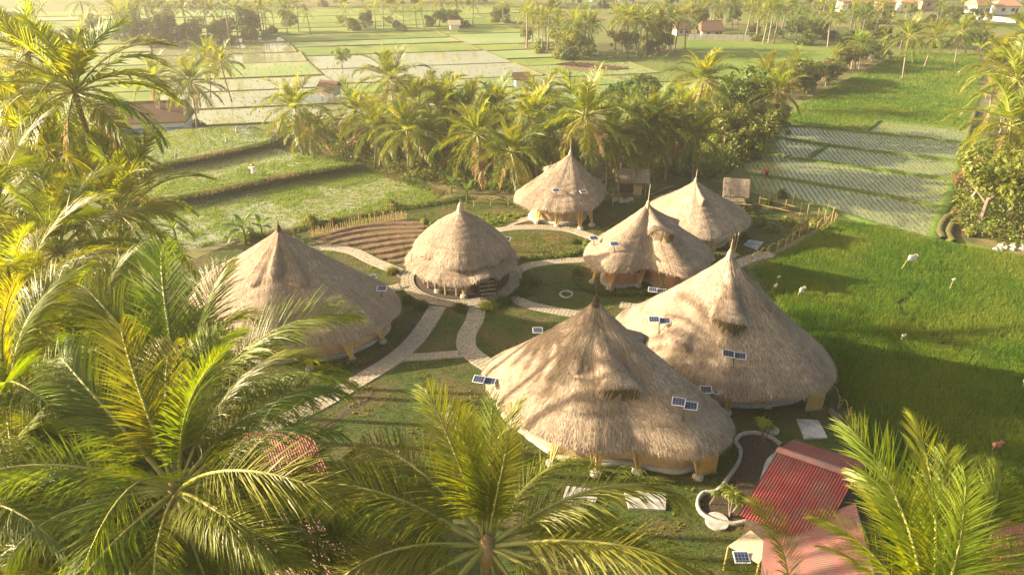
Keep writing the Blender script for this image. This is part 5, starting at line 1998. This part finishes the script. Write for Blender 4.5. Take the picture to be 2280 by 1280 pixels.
MP = [  # mid palms: u, v, crown height, L, mat, label
    (345, 172, 8.5, 3.6, 'frond_sunny', 'coconut palm directly behind the barn roof, left one'),
    (425, 185, 8, 4.2, 'mix', 'slender coconut palm at the right end of the barn'),
    (462, 125, 7, 3.6, 'frond_sunny', 'left coconut palm of the pair standing in the far flooded plots'),
    (492, 140, 6.5, 3.4, 'frond_sunny', 'right coconut palm of the pair standing in the far flooded plots'),
    (655, 240, 7, 4.4, 'frond_sunny', 'bushy coconut palm left of the brown field shack'),
    (690, 290, 4, 3.2, 'frond_sunny', 'low coconut palm under the bushy one left of the shack'),
    (870, 175, 10, 4.2, 'mix', 'tall coconut palm at the left end of the palm belt'),
    (835, 280, 5.5, 4.0, 'frond_sunny', 'yellowish coconut palm at the front left of the palm belt'),
    (790, 250, 5, 3.8, 'frond_sunny', 'leftmost small coconut palm of the palm belt'),
    (905, 290, 6, 4.2, 'mix', 'coconut palm of the belt with long hanging fronds'),
    (925, 225, 8, 4.0, 'mix', 'coconut palm rising just behind the tall left one of the belt'),
    (975, 235, 7.5, 4.4, 'mix', 'green coconut palm left of centre in the belt'),
    (1062, 300, 6.5, 4.6, 'frond_sunny', 'pale coconut palm with drooping tan fronds above the tiered hut'),
    (1045, 240, 7, 4.0, 'frond_sunny', 'coconut palm behind the pale drooping one'),
    (1105, 240, 7, 4.0, 'mix', 'coconut palm in the rear row of the belt near its middle'),
    (1138, 340, 5.5, 4.2, 'frond', 'low green coconut palm just left of the back hut roof'),
    (1185, 265, 7.5, 4.4, 'frond_sunny', 'coconut palm left of the largest one above the back hut'),
    (1305, 258, 9.5, 5.2, 'mix', 'largest coconut palm of the belt, wide crown above the back hut'),
    (1245, 300, 6, 4.0, 'frond', 'dark coconut palm just behind the spire of the back hut'),
    (1355, 310, 6, 4.0, 'frond', 'shaded coconut palm right of the back hut spire'),
    (1400, 275, 7, 4.0, 'frond', 'dark coconut palm above the small thatched shed'),
    (1430, 300, 6, 3.8, 'frond', 'shaded coconut palm right above the small thatched shed'),
    (1455, 265, 7.5, 4.0, 'frond', 'green coconut palm at the right of the dark row'),
    (1490, 290, 6.5, 3.8, 'mix', 'coconut palm before the dark row, tips in the sun'),
    (1525, 255, 7.5, 4.0, 'frond_sunny', 'yellow tipped coconut palm at the right of the dark row'),
    (1565, 180, 9, 4.6, 'mix', 'tall coconut palm left of the big leafy tree'),
    (1545, 300, 6, 3.8, 'frond', 'low dark coconut palm behind the back right hut spire'),
    (1730, 205, 7, 3.8, 'frond_sunny', 'coconut palm right of the big leafy tree'),
    (1710, 160, 6.5, 3.4, 'frond_sunny', 'smaller coconut palm behind the one right of the leafy tree'),
    (1210, 235, 7.5, 4.0, 'mix', 'coconut palm in the rear row left of the widest crown'),
    (1015, 255, 6, 3.8, 'frond_sunny', 'short coconut palm tucked into the middle of the belt'),
    (955, 300, 5, 3.6, 'frond', 'low coconut palm at the foot of the belt above the green paddy'),
    (2025, 82, 8, 4.0, 'mix', 'lone coconut palm on the dark bank at the head of the bright field'),
    (2080, 85, 6, 3.6, 'frond_sunny', 'yellow coconut palm right of the lone one on the bank'),
    (2140, 72, 6.5, 3.6, 'mix', 'coconut palm with dark side fronds beyond the bright field'),
    (2250, 280, 9, 5.0, 'frond_sunny', 'leaning coconut palm at the right edge with wide drooping crown'),
    (2265, 180, 11, 5.0, 'frond_sunny', 'golden coconut palm high on the right edge'),
    (2225, 150, 9, 4.6, 'frond_sunny', 'golden coconut palm behind the highest one at the right edge'),
    (2290, 90, 13, 4.8, 'frond_sunny', 'coconut palm cut by the top of the right edge'),
    (2310, 330, 7, 4.6, 'frond', 'coconut palm half outside the right edge above the bushes'),
]
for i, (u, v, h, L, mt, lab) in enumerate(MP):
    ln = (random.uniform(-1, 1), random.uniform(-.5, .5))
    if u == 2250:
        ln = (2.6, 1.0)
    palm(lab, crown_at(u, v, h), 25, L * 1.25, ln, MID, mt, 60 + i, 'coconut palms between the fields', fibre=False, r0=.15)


# far palms : one mesh each
def far_palm_mesh(seed, mat):
    r = random.Random(seed)
    V, F, M = [], [], []
    cnt = 0
    h = 7.0
    for i in range(17):
        q = i / 16
        el = 84 - 120 * q + r.uniform(-8, 8)
        k = min(range(len(ELS)), key=lambda j: abs(ELS[j] - el))
        az = R_(i * 137.5)
        me = FARF[(mat, k)]
        co = np.empty(len(me.vertices) * 3, np.float32)
        me.vertices.foreach_get('co', co)
        co = co.reshape(-1, 3) * r.uniform(.75, 1)
        ca, sa = math.cos(az), math.sin(az)
        co = np.stack([co[:, 0] * ca - co[:, 1] * sa, co[:, 0] * sa + co[:, 1] * ca, co[:, 2] + h], 1)
        li = np.empty(len(me.loops), np.int32)
        me.loops.foreach_get('vertex_index', li)
        F.append(li.reshape(-1, 3) + cnt)
        M.append(np.zeros(len(F[-1]), int))
        V.append(co)
        cnt += len(co)
    b = MB()
    b.tube([(-.6, .2, 0), (-.25, .1, 3), (0, 0, 7)], [.2, .15, .12], 6, cap=False)
    tv = np.array(b.v)
    tf = []
    for f in b.f:
        tf += [(f[0], f[1], f[2]), (f[0], f[2], f[3])]
    V.append(tv)
    F.append(np.array(tf) + cnt)
    M.append(np.ones(len(tf), int))
    return np_mesh('coconut_palm', np.concatenate(V), np.concatenate(F), [mat, 'palm_trunk'], midx=np.concatenate(M))


FARF = {}
for mt in ('frond', 'frond_sunny'):
    for i, e in enumerate(ELS):
        FARF[(mt, i)] = frond_mesh(R_(e), BEND[i], 4.0, 14, 2, .30, 900 + i, mt, HANG[i], .9, rach=False)
FARP = [far_palm_mesh(1, 'frond'), far_palm_mesh(2, 'frond'), far_palm_mesh(3, 'frond_sunny'), far_palm_mesh(4, 'frond_sunny')]


# ------------------------------------------------------------------ leafy trees and bushes
def leaf_cloud(lobes, n, size, seed, mat, trunk_h=0, trunk_r=.15, limbs=0, name='crown', stretch=1.0):
    """leaf faces spread through the volume of several lobes; returns crown mesh (and trunk mesh)"""
    r = np.random.default_rng(seed)
    lob = np.array(lobes, float)          # x y z radius
    vol = lob[:, 3] ** 2
    idx = r.choice(len(lob), n, p=vol / vol.sum())
    dirs = r.normal(0, 1, (n, 3))
    dirs /= np.linalg.norm(dirs, axis=1)[:, None]
    rad = lob[idx, 3] * (r.uniform(.25, 1, n) ** .45) * (1 + .25 * np.sin(dirs[:, 0] * 7 + idx) * np.sin(dirs[:, 1] * 6 + 2 * idx) * np.sin(dirs[:, 2] * 8))
    P = lob[idx, :3] + dirs * rad[:, None] * np.array([1, 1, .85])
    nrm = dirs * .6 + r.normal(0, .6, (n, 3)) + np.array([0, 0, .35])
    nrm /= np.linalg.norm(nrm, axis=1)[:, None]
    a = np.cross(nrm, r.normal(0, 1, (n, 3)))
    a /= np.linalg.norm(a, axis=1)[:, None]
    b_ = np.cross(nrm, a)
    s = size * r.uniform(.5, 1.3, n)[:, None]
    V = np.stack([P - a * s * stretch, P - b_ * s * .45, P + a * s * stretch, P + b_ * s * .45], 1).reshape(-1, 3)
    V[:, 2] = np.maximum(V[:, 2], .02)
    F = np.arange(4 * n).reshape(-1, 4)
    return np_mesh(name, V, F, [mat])


def tree_trunk(h, r0, limbs, seed, spread):
    b = MB()
    r = random.Random(seed)
    b.tube([(0, 0, -.1), (.05, .03, h * .3), (.02, 0, h * .6), (.1, .05, h)], [r0 * 1.3, r0, r0 * .8, r0 * .35], 7)
    for i in range(limbs):
        a = i * 2.4 + r.uniform(-.4, .4)
        z0 = h * r.uniform(.35, .7)
        l = spread * r.uniform(.6, 1)
        b.tube([(0, 0, z0), (math.cos(a) * l * .5, math.sin(a) * l * .5, z0 + l * .35), (math.cos(a) * l, math.sin(a) * l, z0 + l * .6)], [r0 * .5, r0 * .32, r0 * .1], 5)
    return b.mesh('trunk', ['bark'])


def mk_lobes(seed, R, zc, k=7, rr=.5):
    r = random.Random(seed)
    L = [(0, 0, zc, R * .6)]
    for i in range(k):
        a = i * 2.399
        q = R * r.uniform(.4, 1.0)
        L.append((q * math.cos(a), q * math.sin(a), zc + R * r.uniform(-.75, .7), R * rr * r.uniform(.4, 1.05)))
    return L


TREES = []
for i, (mt, n, sz) in enumerate((('leaf', 2600, .20), ('leaf', 2600, .22), ('leaf_yellow', 2200, .2), ('leaf_rust', 2200, .18), ('leaf', 2200, .26))):
    TREES.append((leaf_cloud(mk_lobes(i + 3, 2.2, 3.4, 15, .42), n, sz, i, mt), tree_trunk(3.6, .16, 6, i, 1.9)))
BUSH = []
for i, (mt, n, sz) in enumerate((('leaf', 900, .16), ('leaf_yellow', 900, .15), ('leaf', 900, .2), ('leaf_rust', 800, .14), ('leaf_yellow', 800, .2))):
    lb_ = [(0, 0, .55, .75), (.6, .2, .4, .5), (-.5, .3, .45, .5), (.1, -.6, .35, .5), (-.2, .1, 1.0, .45)]
    BUSH.append(leaf_cloud(lb_, n, sz, 40 + i, mt, name='shrub'))


def tree(u, v, s, kind, label, group, hz=1.0, rz=None):
    x, y = gp(u, v)
    t = thing('leafy_tree', label, 'tree', (x, y, 0), group, random.uniform(0, 6.28) if rz is None else rz)
    c, tr = TREES[kind]
    link('crown', c, t, scale=(s, s, s * hz))
    link('trunk', tr, t, scale=(s, s, s * hz))
    return t


def bush(u, v, s, kind, label, group, xy=None, cat='bush', name='shrub'):
    x, y = gp(u, v) if xy is None else xy
    o = link(name, BUSH[kind], None, (x, y, 0), (0, 0, random.uniform(0, 6.28)), (s, s, s * random.uniform(.8, 1.2)))
    return tag(o, label, cat, group)


TL = [(1645, 300, 1.75, 0, 'large round leafy tree right of the dark palm row'), (1700, 290, 1.2, 3, 'rusty leafed tree beside the large round one'),
      (1610, 340, 1.3, 2, 'pinkish flowering tree below the large round one'), (1665, 350, 1.3, 1, 'dark green tree at the right end of the tree belt'),
      (1720, 320, 1.0, 0, 'small tree at the tip of the belt beside the wet plots'), (1590, 280, 1.1, 2, 'pale yellow green tree between tall palm and round tree'),
      (1380, 260, 1.2, 4, 'leafy dark tree behind the shaded palms'), (1440, 235, 1.0, 1, 'low leafy tree at the rear of the palm belt'),
      (2180, 505, 1.5, 2, 'yellow green tree at the left of the right edge thicket'), (2245, 480, 1.5, 4, 'broad green tree at the right edge above the stone heap'),
      (2290, 400, 1.7, 0, 'tall dark tree behind the right edge thicket'), (2205, 430, 1.1, 2, 'yellow green bush like tree below the leaning palm'),
      (2150, 440, .8, 3, 'small rusty tree at the corner of the wet plots'), (762, 155, .8, 2, 'small lone tree in the far flooded plots'),
      (2300, 520, 1.3, 0, 'leafy tree cut by the right edge at the stone heap')]
for u, v, s, k, lab in TL:
    tree(u, v, s, k, lab, 'leafy trees between the fields')

# treeline along the bank of the bright field
rt = random.Random(11)
for i in range(26):
    q = rt.random()
    u = 1740 + q * 225 + rt.uniform(-12, 12)
    v = 222 - q * 92 + rt.uniform(-14, 10)
    k = rt.choice([0, 1, 2, 3, 4])
    tree(u, v, rt.uniform(.65, 1.0), k, 'tree in the row along the bank between the two far right fields', 'trees in the bank row of the bright field', rt.uniform(.8, 1.15))
for i in range(12):
    q = rt.random()
    u, v = 1740 + q * 240, 170 - q * 90 + rt.uniform(-12, 10)
    o = link('coconut_palm', rt.choice(FARP), None, (*gp(u, v + 42), 0), (0, 0, rt.uniform(0, 6)), rt.uniform(.55, .8))
    tag(o, 'small coconut palm in the row along the bank between the two far right fields', 'palm tree', 'palms in the bank row of the bright field')

beltpts = scatter(np.array(gps([(760, 300), (860, 290), (1000, 300), (1180, 320), (1340, 330), (1600, 290), (1720, 290), (1690, 350), (1600, 392), (1460, 385), (1350, 385), (1150, 415), (1060, 410), (985, 400), (900, 385), (800, 350)])), 75)
for i, (x, y) in enumerate(beltpts):
    o = link('shrub', BUSH[rt.choice([0, 0, 2, 1, 3])], None, (x, y, 0), (0, 0, rt.uniform(0, 6)), (rt.uniform(1.1, 1.9),) * 2 + (rt.uniform(1.3, 2.2),))
    tag(o, 'leafy shrub growing under the coconut palms of the belt behind the huts', 'bush', 'shrubs under the palm belt')
# named shrubs of the gardens
GS = [(1280, 541, .55, 0, 'round green shrub on the left of the two beside the loop path'), (1306, 549, .6, 1, 'round bright shrub on the right of the two beside the loop path'),
      (692, 500, .9, 1, 'tall yellow green shrub at the edge of the lowest stepped paddy'), (742, 494, .55, 3, 'reddish shrub at the paddy edge behind the leftmost spire'),
      (872, 462, .8, 1, 'slim bright shrub near the arched fence behind the beds'), (560, 535, .8, 0, 'dark shrub at the foot of the banana plants behind the leftmost hut'),
      (965, 510, .7, 0, 'dark shrub at the left shoulder of the tiered hut'), (945, 498, .5, 1, 'yellowish shrub next to the ploughed bed'),
      (1690, 500, .95, 1, 'yellow leafed bush at the left of the back right garden'), (1715, 515, .8, 4, 'yellow leafed bush in the sunny patch of the back right garden'),
      (1750, 500, .8, 1, 'spiky bush in the middle of the back right garden'), (1780, 515, .75, 4, 'bush under the trellis rail in the back right garden'),
      (1812, 505, .75, 1, 'bush near the right posts of the back right garden'), (1835, 515, .6, 4, 'bush at the start of the arched fence by the rice'),
      (1705, 455, .8, 0, 'dark bush beside the steep thatched field shelter'), (1672, 475, .7, 0, 'dark bush behind the right eave of the back right hut'),
      (1740, 440, .7, 2, 'dark bush at the rear of the back right garden'), (1660, 530, .5, 2, 'low bush between the back right hut and its concrete slab'),
      (2160, 525, .8, 1, 'low yellow bush beside the curved furrows at right'), (2128, 480, .7, 3, 'low rusty bush at the corner of the wet plots'),
      (1110, 500, .35, 2, 'small leafy clump beside the vegetable rows'), (520, 300, .8, 0, 'dark pointed shrub right of the barn'), (445, 290, 1.1, 0, 'dark tall shrub at the barn corner'),
      (430, 310, 1.0, 2, 'dark bushy shrub in front of the barn corner'), (560, 300, .6, 3, 'tan shrub at the corner of the upper stepped paddy')]
for u, v, s, k, lab in GS:
    bush(u, v, s, k, lab, 'garden and field edge shrubs')

# undergrowth masses
und = []
for poly, n in ((gps([(760, 300), (860, 330), (1000, 330), (1180, 360), (1150, 430), (1060, 425), (985, 415), (900, 400), (800, 365)]), 2600),
                (gps([(1340, 330), (1600, 300), (1620, 390), (1460, 400), (1350, 395)]), 1500),
                (gps([(620, 275), (740, 280), (800, 340), (790, 366), (700, 335), (620, 315)]), 700),
                (gps([(1560, 300), (1740, 280), (1700, 345), (1600, 400), (1560, 400)]), 1400),
                (gps([(2150, 330), (2290, 320), (2400, 560), (2280, 555), (2170, 535), (2120, 500)]), 1700)):
    und.append(scatter(np.array(poly), n))
und = np.concatenate(und)
r = np.random.default_rng(77)
n = len(und)
hh = r.uniform(.1, 1.0, n) ** .7
lobes_n = 9
Pn = np.repeat(und, lobes_n, 0)
Pz = np.repeat(hh, lobes_n)
C3 = np.stack([Pn[:, 0] + r.normal(0, .35, len(Pn)), Pn[:, 1] + r.normal(0, .35, len(Pn)), np.abs(Pz * 1.1 + r.normal(0, .25, len(Pn)))], 1)
m = len(C3)
nrm = r.normal(0, 1, (m, 3)) + np.array([0, 0, .8])
nrm /= np.linalg.norm(nrm, axis=1)[:, None]
a = np.cross(nrm, r.normal(0, 1, (m, 3)))
a /= np.linalg.norm(a, axis=1)[:, None]
b_ = np.cross(nrm, a)
s = r.uniform(.09, .24, m)[:, None]
V = np.stack([C3 - a * s, C3 - b_ * s * .5, C3 + a * s, C3 + b_ * s * .5], 1).reshape(-1, 3)
me = np_mesh('undergrowth', V, np.arange(4 * m).reshape(-1, 4), ['leaf', 'leaf_yellow', 'leaf_rust'], midx=r.choice([0, 1, 2], m, p=[.5, .35, .15]))
tag(link('undergrowth', me), 'tangled undergrowth of weeds and low leaves at the foot of the palm belts', 'undergrowth', kind='stuff')

# grass clumps round the ring
for (u, v, s_, lab) in ((1025, 690, .45, 'dark grass clump at the foot of the ring between the two front paths'), (1085, 686, .6, 'long grass clump right of the stairs, near part'),
                        (1122, 675, .6, 'long grass clump right of the stairs, far part'), (1163, 655, .6, 'grass clump right of the ring path, lower one'),
                        (1178, 632, .7, 'grass clump right of the ring path, upper one'), (905, 672, .4, 'grass clump between the short spur path and the ring'),
                        (938, 684, .45, 'grass clump at the lower left of the ring'), (875, 608, .4, 'grass clump above the junction left of the ring')):
    x, y = gp(u, v)
    r2 = np.random.default_rng(u)
    P = r2.normal(0, s_ * .55, (240, 2))
    o = link('grass_clump', blades(P, .55, .035, 4, .35, u, name='grass_clump', mat='leaf'), None, (x, y, 0))
    tag(o, lab, 'grass clump', 'grass clumps round the ring path')
# low hedges as rows of small shrubs in one plant border each
for px, lab in (([(1283, 602), (1280, 620), (1292, 640), (1325, 652), (1370, 658), (1420, 657), (1480, 653)], 'low clipped hedge curving in front of the reddish clay wall'),
                ([(700, 826), (760, 818), (820, 806)], 'dark low planting under the front eave of the leftmost hut'),
                ([(1120, 585), (1180, 578), (1260, 572), (1300, 560)], 'low leafy edge along the bottom of the dry grass loop')):
    S = spline(gps(px), False, 26)
    r2 = np.random.default_rng(len(px))
    P = np.repeat(S[:, :2], 14, 0) + r2.normal(0, .2, (len(S) * 14, 2))
    m = len(P)
    C3 = np.c_[P, r2.uniform(.03, .42, m)]
    nrm = r2.normal(0, 1, (m, 3))
    nrm /= np.linalg.norm(nrm, axis=1)[:, None]
    a = np.cross(nrm, r2.normal(0, 1, (m, 3)))
    a /= np.linalg.norm(a, axis=1)[:, None]
    b_ = np.cross(nrm, a)
    s = r2.uniform(.06, .13, m)[:, None]
    V = np.stack([C3 - a * s, C3 - b_ * s * .6, C3 + a * s, C3 + b_ * s * .6], 1).reshape(-1, 3)
    tag(link('hedge', np_mesh('hedge', V, np.arange(4 * m).reshape(-1, 4), ['leaf'])), lab, 'hedge', 'low hedges of the compound')


# banana plants and dracaenas
def blade_leaf(L, W, el, bend, seed):
    b = MB()
    K = 10
    x = z = 0
    e = el
    V = []
    for i in range(K + 1):
        q = i / K
        w = W * math.sin(math.pi * min(.06 + q * .94, 1)) ** .6 * (.25 if q < .12 else 1)
        V += [(x, -w / 2, z + w * .18), (x, 0, z), (x, w / 2, z + w * .18)]
        x += math.cos(e) * L / K
        z += math.sin(e) * L / K
        e -= bend / K
    F = []
    for i in range(K):
        for k in (0, 1):
            F.append((i * 3 + k, i * 3 + k + 1, i * 3 + k + 4, i * 3 + k + 3))
    return V, F


def banana(u, v, s, label, n=7):
    x, y = gp(u, v)
    t = thing('banana_plant', label, 'banana plant', (x, y, 0), 'banana plants')
    r = random.Random(u)
    b = MB()
    b.tube([(0, 0, 0), (.03, 0, 1.3 * s)], [.13 * s, .08 * s], 8)
    link('stem', b.mesh('stem', ['banana_leaf']), t)
    for i in range(n):
        V, F = blade_leaf(1.9, .5, R_(82 - 62 * i / n), 1.1 + .5 * i / n, i)
        me = np_mesh('leaf', V, np.array(F), ['banana_leaf'], smooth=True)
        link('leaf', me, t, (0, 0, 1.25 * s), (0, 0, i * 2.4 + r.uniform(-.4, .4)), s * r.uniform(.8, 1.1))
    return t


banana(548, 545, 1.25, 'banana plant with broad upright leaves left of the leftmost spire', 8)
banana(395, 545, 1.2, 'dark banana plant at the near left edge of the lowest stepped paddy', 8)
banana(585, 530, .9, 'smaller banana plant close behind the leftmost hut', 7)
banana(1040, 452, 1.1, 'banana plant with one tall pale leaf behind the tiered hut spire', 7)
banana(1005, 430, .9, 'small banana plant at the foot of the palm belt', 6)
for i in range(9):
    banana(1265 + i * 27 + random.uniform(-8, 8), 128 + random.uniform(-4, 8) + i * 1.2, .8, 'small banana plant in the row beside the far brown crop rows', 5)['group'] = 'banana plants of the far row'


def dracaena(u, v, s, label, n=3):
    x, y = gp(u, v)
    t = thing('dracaena', label, 'plant', (x, y, 0), 'dracaena plants in the bed by the red roof')
    r = random.Random(u)
    V, F = blade_leaf(.55, .075, R_(60), 1.7, 1)
    me = np_mesh('leaf', V, np.array(F), ['leaf_yellow'], smooth=True)
    for j in range(n):
        a = j * 2.1
        tip = Vector((math.cos(a) * .3 * s, math.sin(a) * .3 * s, (.9 + .25 * j) * s))
        b = MB()
        b.tube([(0, 0, 0), tip * .6, tip], [.05 * s, .04 * s, .035 * s], 6)
        link('stem', b.mesh('stem', ['bark']), t)
        for i in range(26):
            link('leaf', me, t, tuple(tip + Vector((0, 0, .012 * i))), (0, R_(-25 + i * 3.4), i * 2.4), s * r.uniform(.8, 1.1))
    return t


dracaena(1625, 1150, 1.25, 'sunlit dracaena with striped leaves in the planting bed, nearest the lawn')
dracaena(1580, 1122, .7, 'small dracaena at the lower left end of the planting bed', 1)
dracaena(1697, 985, 1.1, 'dark dracaena at the far end of the planting bed beside the round step')
# stone heap right edge
b = MB()
r = random.Random(4)
x0, y0 = gp(2255, 553)
for i in range(9):
    cx_, cy_ = x0 + i * .42 - 1.9 + r.uniform(-.1, .1), y0 + r.uniform(-.5, .5)
    s_ = r.uniform(.2, .38)
    b.tube([(cx_, cy_, 0), (cx_ + .05, cy_, s_ * .6), (cx_ + .1, cy_ + .05, s_)], [s_ * 1.2, s_, s_ * .3], 7)
tag(link('stone_heap', b.mesh('stone_heap', ['plinth_stone'])), 'pale stone heap at the edge of the rice below the right edge thicket', 'stone heap', kind='stuff')
# curved furrows right
for i, px in enumerate(([(2138, 470), (2105, 490), (2092, 515), (2100, 535)], [(2150, 478), (2125, 497), (2112, 520), (2122, 542)], [(2172, 250), (2160, 285), (2152, 320)])):
    structure('grassy_furrow', strip(gps(px), .9, 0, .4, 'grassy_furrow', 'bund_earth', seed=i))
# far brown crop rows
fr_ = ccw(gps([(1240, 145), (1300, 138), (1400, 150), (1330, 162), (1270, 158)]))
structure('vegetable_soil', sheet(fr_, .09, 'vegetable_soil', 'soil'))
bd = thing('furrow_bed', 'brown ridged crop bed in the far field below the palm clump', 'vegetable bed', (0, 0, 0))
for i in range(9):
    u0 = 1245 + i * 15
    link('soil_ridge', strip(gps([(u0 - 4, 146 + i * 1.4), (u0 + 34, 140 + i * 1.8)]), .8, .05, .35, 'soil_ridge', 'soil', seed=i), bd)

# ------------------------------------------------------------------ far woods : every tree its own object
FW = [  # polyline px, spread v, number of trees, palms, size, words
    ([(265, 98), (330, 90), (430, 92), (560, 88)], 12, 38, 15, 1.15, 'hazy wood behind the flooded plots'),
    ([(560, 82), (620, 78), (700, 75)], 6, 6, 9, 1.0, 'thin tree line beside the hazy wood'),
    ([(760, 68), (900, 66), (1000, 60), (1150, 50)], 5, 24, 15, .85, 'low tree line across the middle distance'),
    ([(1165, 100), (1220, 118), (1280, 128), (1330, 135)], 9, 12, 17, 1.0, 'clump right of the middle shack'),
    ([(1375, 112), (1440, 118), (1520, 112)], 9, 8, 16, 1.1, 'palm clump left of the brown farmhouses'),
    ([(1530, 70), (1620, 62), (1700, 70)], 8, 7, 13, 1.0, 'trees round the brown farmhouses'),
    ([(1660, 95), (1730, 88), (1850, 96), (1960, 92)], 9, 20, 20, 1.0, 'wood right of the pale wall'),
    ([(1960, 100), (2050, 105), (2150, 112), (2190, 110)], 6, 10, 9, .75, 'trees ending the bright field'),
    ([(1850, 46), (1950, 50), (2080, 50), (2200, 62)], 6, 24, 9, .8, 'low trees before the far houses'),
    ([(1650, 30), (1760, 20), (1850, 25)], 8, 8, 12, 1.1, 'tall trees left of the white house'),
    ([(300, 20), (520, 14), (760, 10), (1000, 8), (1150, 12)], 9, 30, 18, 1.0, 'tree line at the left top edge'),
    ([(1150, 14), (1350, 14), (1550, 18), (1750, 10)], 9, 22, 18, 1.1, 'tree line at the right top edge'),
    ([(1900, 2), (2050, 2), (2280, 10)], 7, 18, 8, 1.1, 'faint trees behind the far houses'),
    ([(-200, -25), (400, -25), (1100, -25), (1700, -22), (2400, -20)], 10, 46, 0, 1.5, 'wood beyond the top edge'),
    ([(-150, 60), (0, 70), (240, 105)], 14, 12, 4, 1.2, 'hazy trees behind the tallest palm'),
]
rw = random.Random(99)
for px, sv_, nt_, np_, size, words in FW:
    S = spline(px, False, 20)
    ut, up_ = 0, 0
    for i in range(nt_):
        u, v = S[int(rw.random() * (len(S) - 1))]
        v += rw.uniform(-sv_, sv_)
        x, y = gp(u + rw.uniform(-8, 8), v)
        s = size * rw.uniform(.6, 1.15)
        if rw.random() < .35:
            k = rw.choice([1, 2, 1, 4])
            o = link('bush', BUSH[k], None, (x, y, 0), (0, 0, rw.uniform(0, 6)), (s * 1.9, s * 1.9, s * 1.7))
            tag(o, 'bush in the ' + words, 'bush', 'bushes of the ' + words)
        else:
            k = rw.choice([0, 2, 2, 1])
            o = link('leafy_tree', TREES[k][0], None, (x, y, 0), (0, 0, rw.uniform(0, 6)), (s, s, s * rw.uniform(.8, 1.2)))
            tag(o, 'leafy tree in the ' + words, 'tree', 'leafy trees of the ' + words)
    for i in range(np_):
        u, v = S[int((i + rw.random()) / np_ * (len(S) - 1))]
        v += rw.uniform(-sv_, sv_)
        x, y = gp(u + rw.uniform(-10, 10), v)
        o = link('coconut_palm', rw.choice(FARP), None, (x, y, 0), (0, 0, rw.uniform(0, 6)), size * rw.uniform(.8, 1.15))
        tag(o, 'coconut palm in the ' + words, 'palm tree', 'coconut palms of the ' + words)

# labels of the grouped trees: counted from the left inside their own wood
ORD = ('first second third fourth fifth sixth seventh eighth ninth tenth eleventh twelfth thirteenth fourteenth fifteenth sixteenth seventeenth '
       'eighteenth nineteenth twentieth').split()


def count_off(group, noun, place):
    L = [o for o in COL.objects if o.get('group') == group]
    L.sort(key=lambda o: o.location.x / max(o.location.y, 1))
    n = len(L)
    if n <= 12:
        chunks = [(L, '')]
    elif n <= 36:
        k = (n + 2) // 3
        chunks = [(L[:k], 'left part, '), (L[k:2 * k], 'middle part, '), (L[2 * k:], 'right part, ')]
    else:
        k = (n + 4) // 5
        chunks = [(L[i * k:(i + 1) * k], w) for i, w in enumerate(('left end, ', 'left part, ', 'middle part, ', 'right part, ', 'right end, '))]
    for ch, part in chunks:
        for i, o in enumerate(ch):
            if n == 1:
                o['label'] = 'single ' + noun + ' in the ' + place
            else:
                o['label'] = ORD[i] + ' ' + noun + ' from the left, ' + (part or 'in the ') + place


for row_ in FW:
    w_ = row_[-1]
    count_off('bushes of the ' + w_, 'bush', w_)
    count_off('leafy trees of the ' + w_, 'leafy tree', w_)
    count_off('coconut palms of the ' + w_, 'coconut palm', w_)
count_off('trees in the bank row of the bright field', 'tree', 'bank row of the bright field')
count_off('palms in the bank row of the bright field', 'coconut palm', 'bank row of the bright field')
count_off('shrubs under the palm belt', 'shrub', 'belt of palms behind the huts')
count_off('banana plants of the far row', 'small banana plant', 'row beside the far crop ridges')

# ------------------------------------------------------------------ haze
hz = bpy.data.materials.new('haze')
hz.use_nodes = True
hn = hz.node_tree.nodes
hn.clear()
vp = hn.new('ShaderNodeVolumePrincipled')
vp.inputs['Density'].default_value = HAZE_DENSITY
vp.inputs['Color'].default_value = (1.0, 0.97, 0.88, 1)
vp.inputs['Anisotropy'].default_value = 0.35
ho = hn.new('ShaderNodeOutputMaterial')
hz.node_tree.links.new(vp.outputs[0], ho.inputs['Volume'])
MATS['haze'] = hz
b = MB()
b.box((0, 1150, 15.25), (3200, 3100, 32.5))
tag(link('haze', b.mesh('haze', ['haze'])), 'warm morning haze lying over the whole plain', 'haze', kind='stuff')
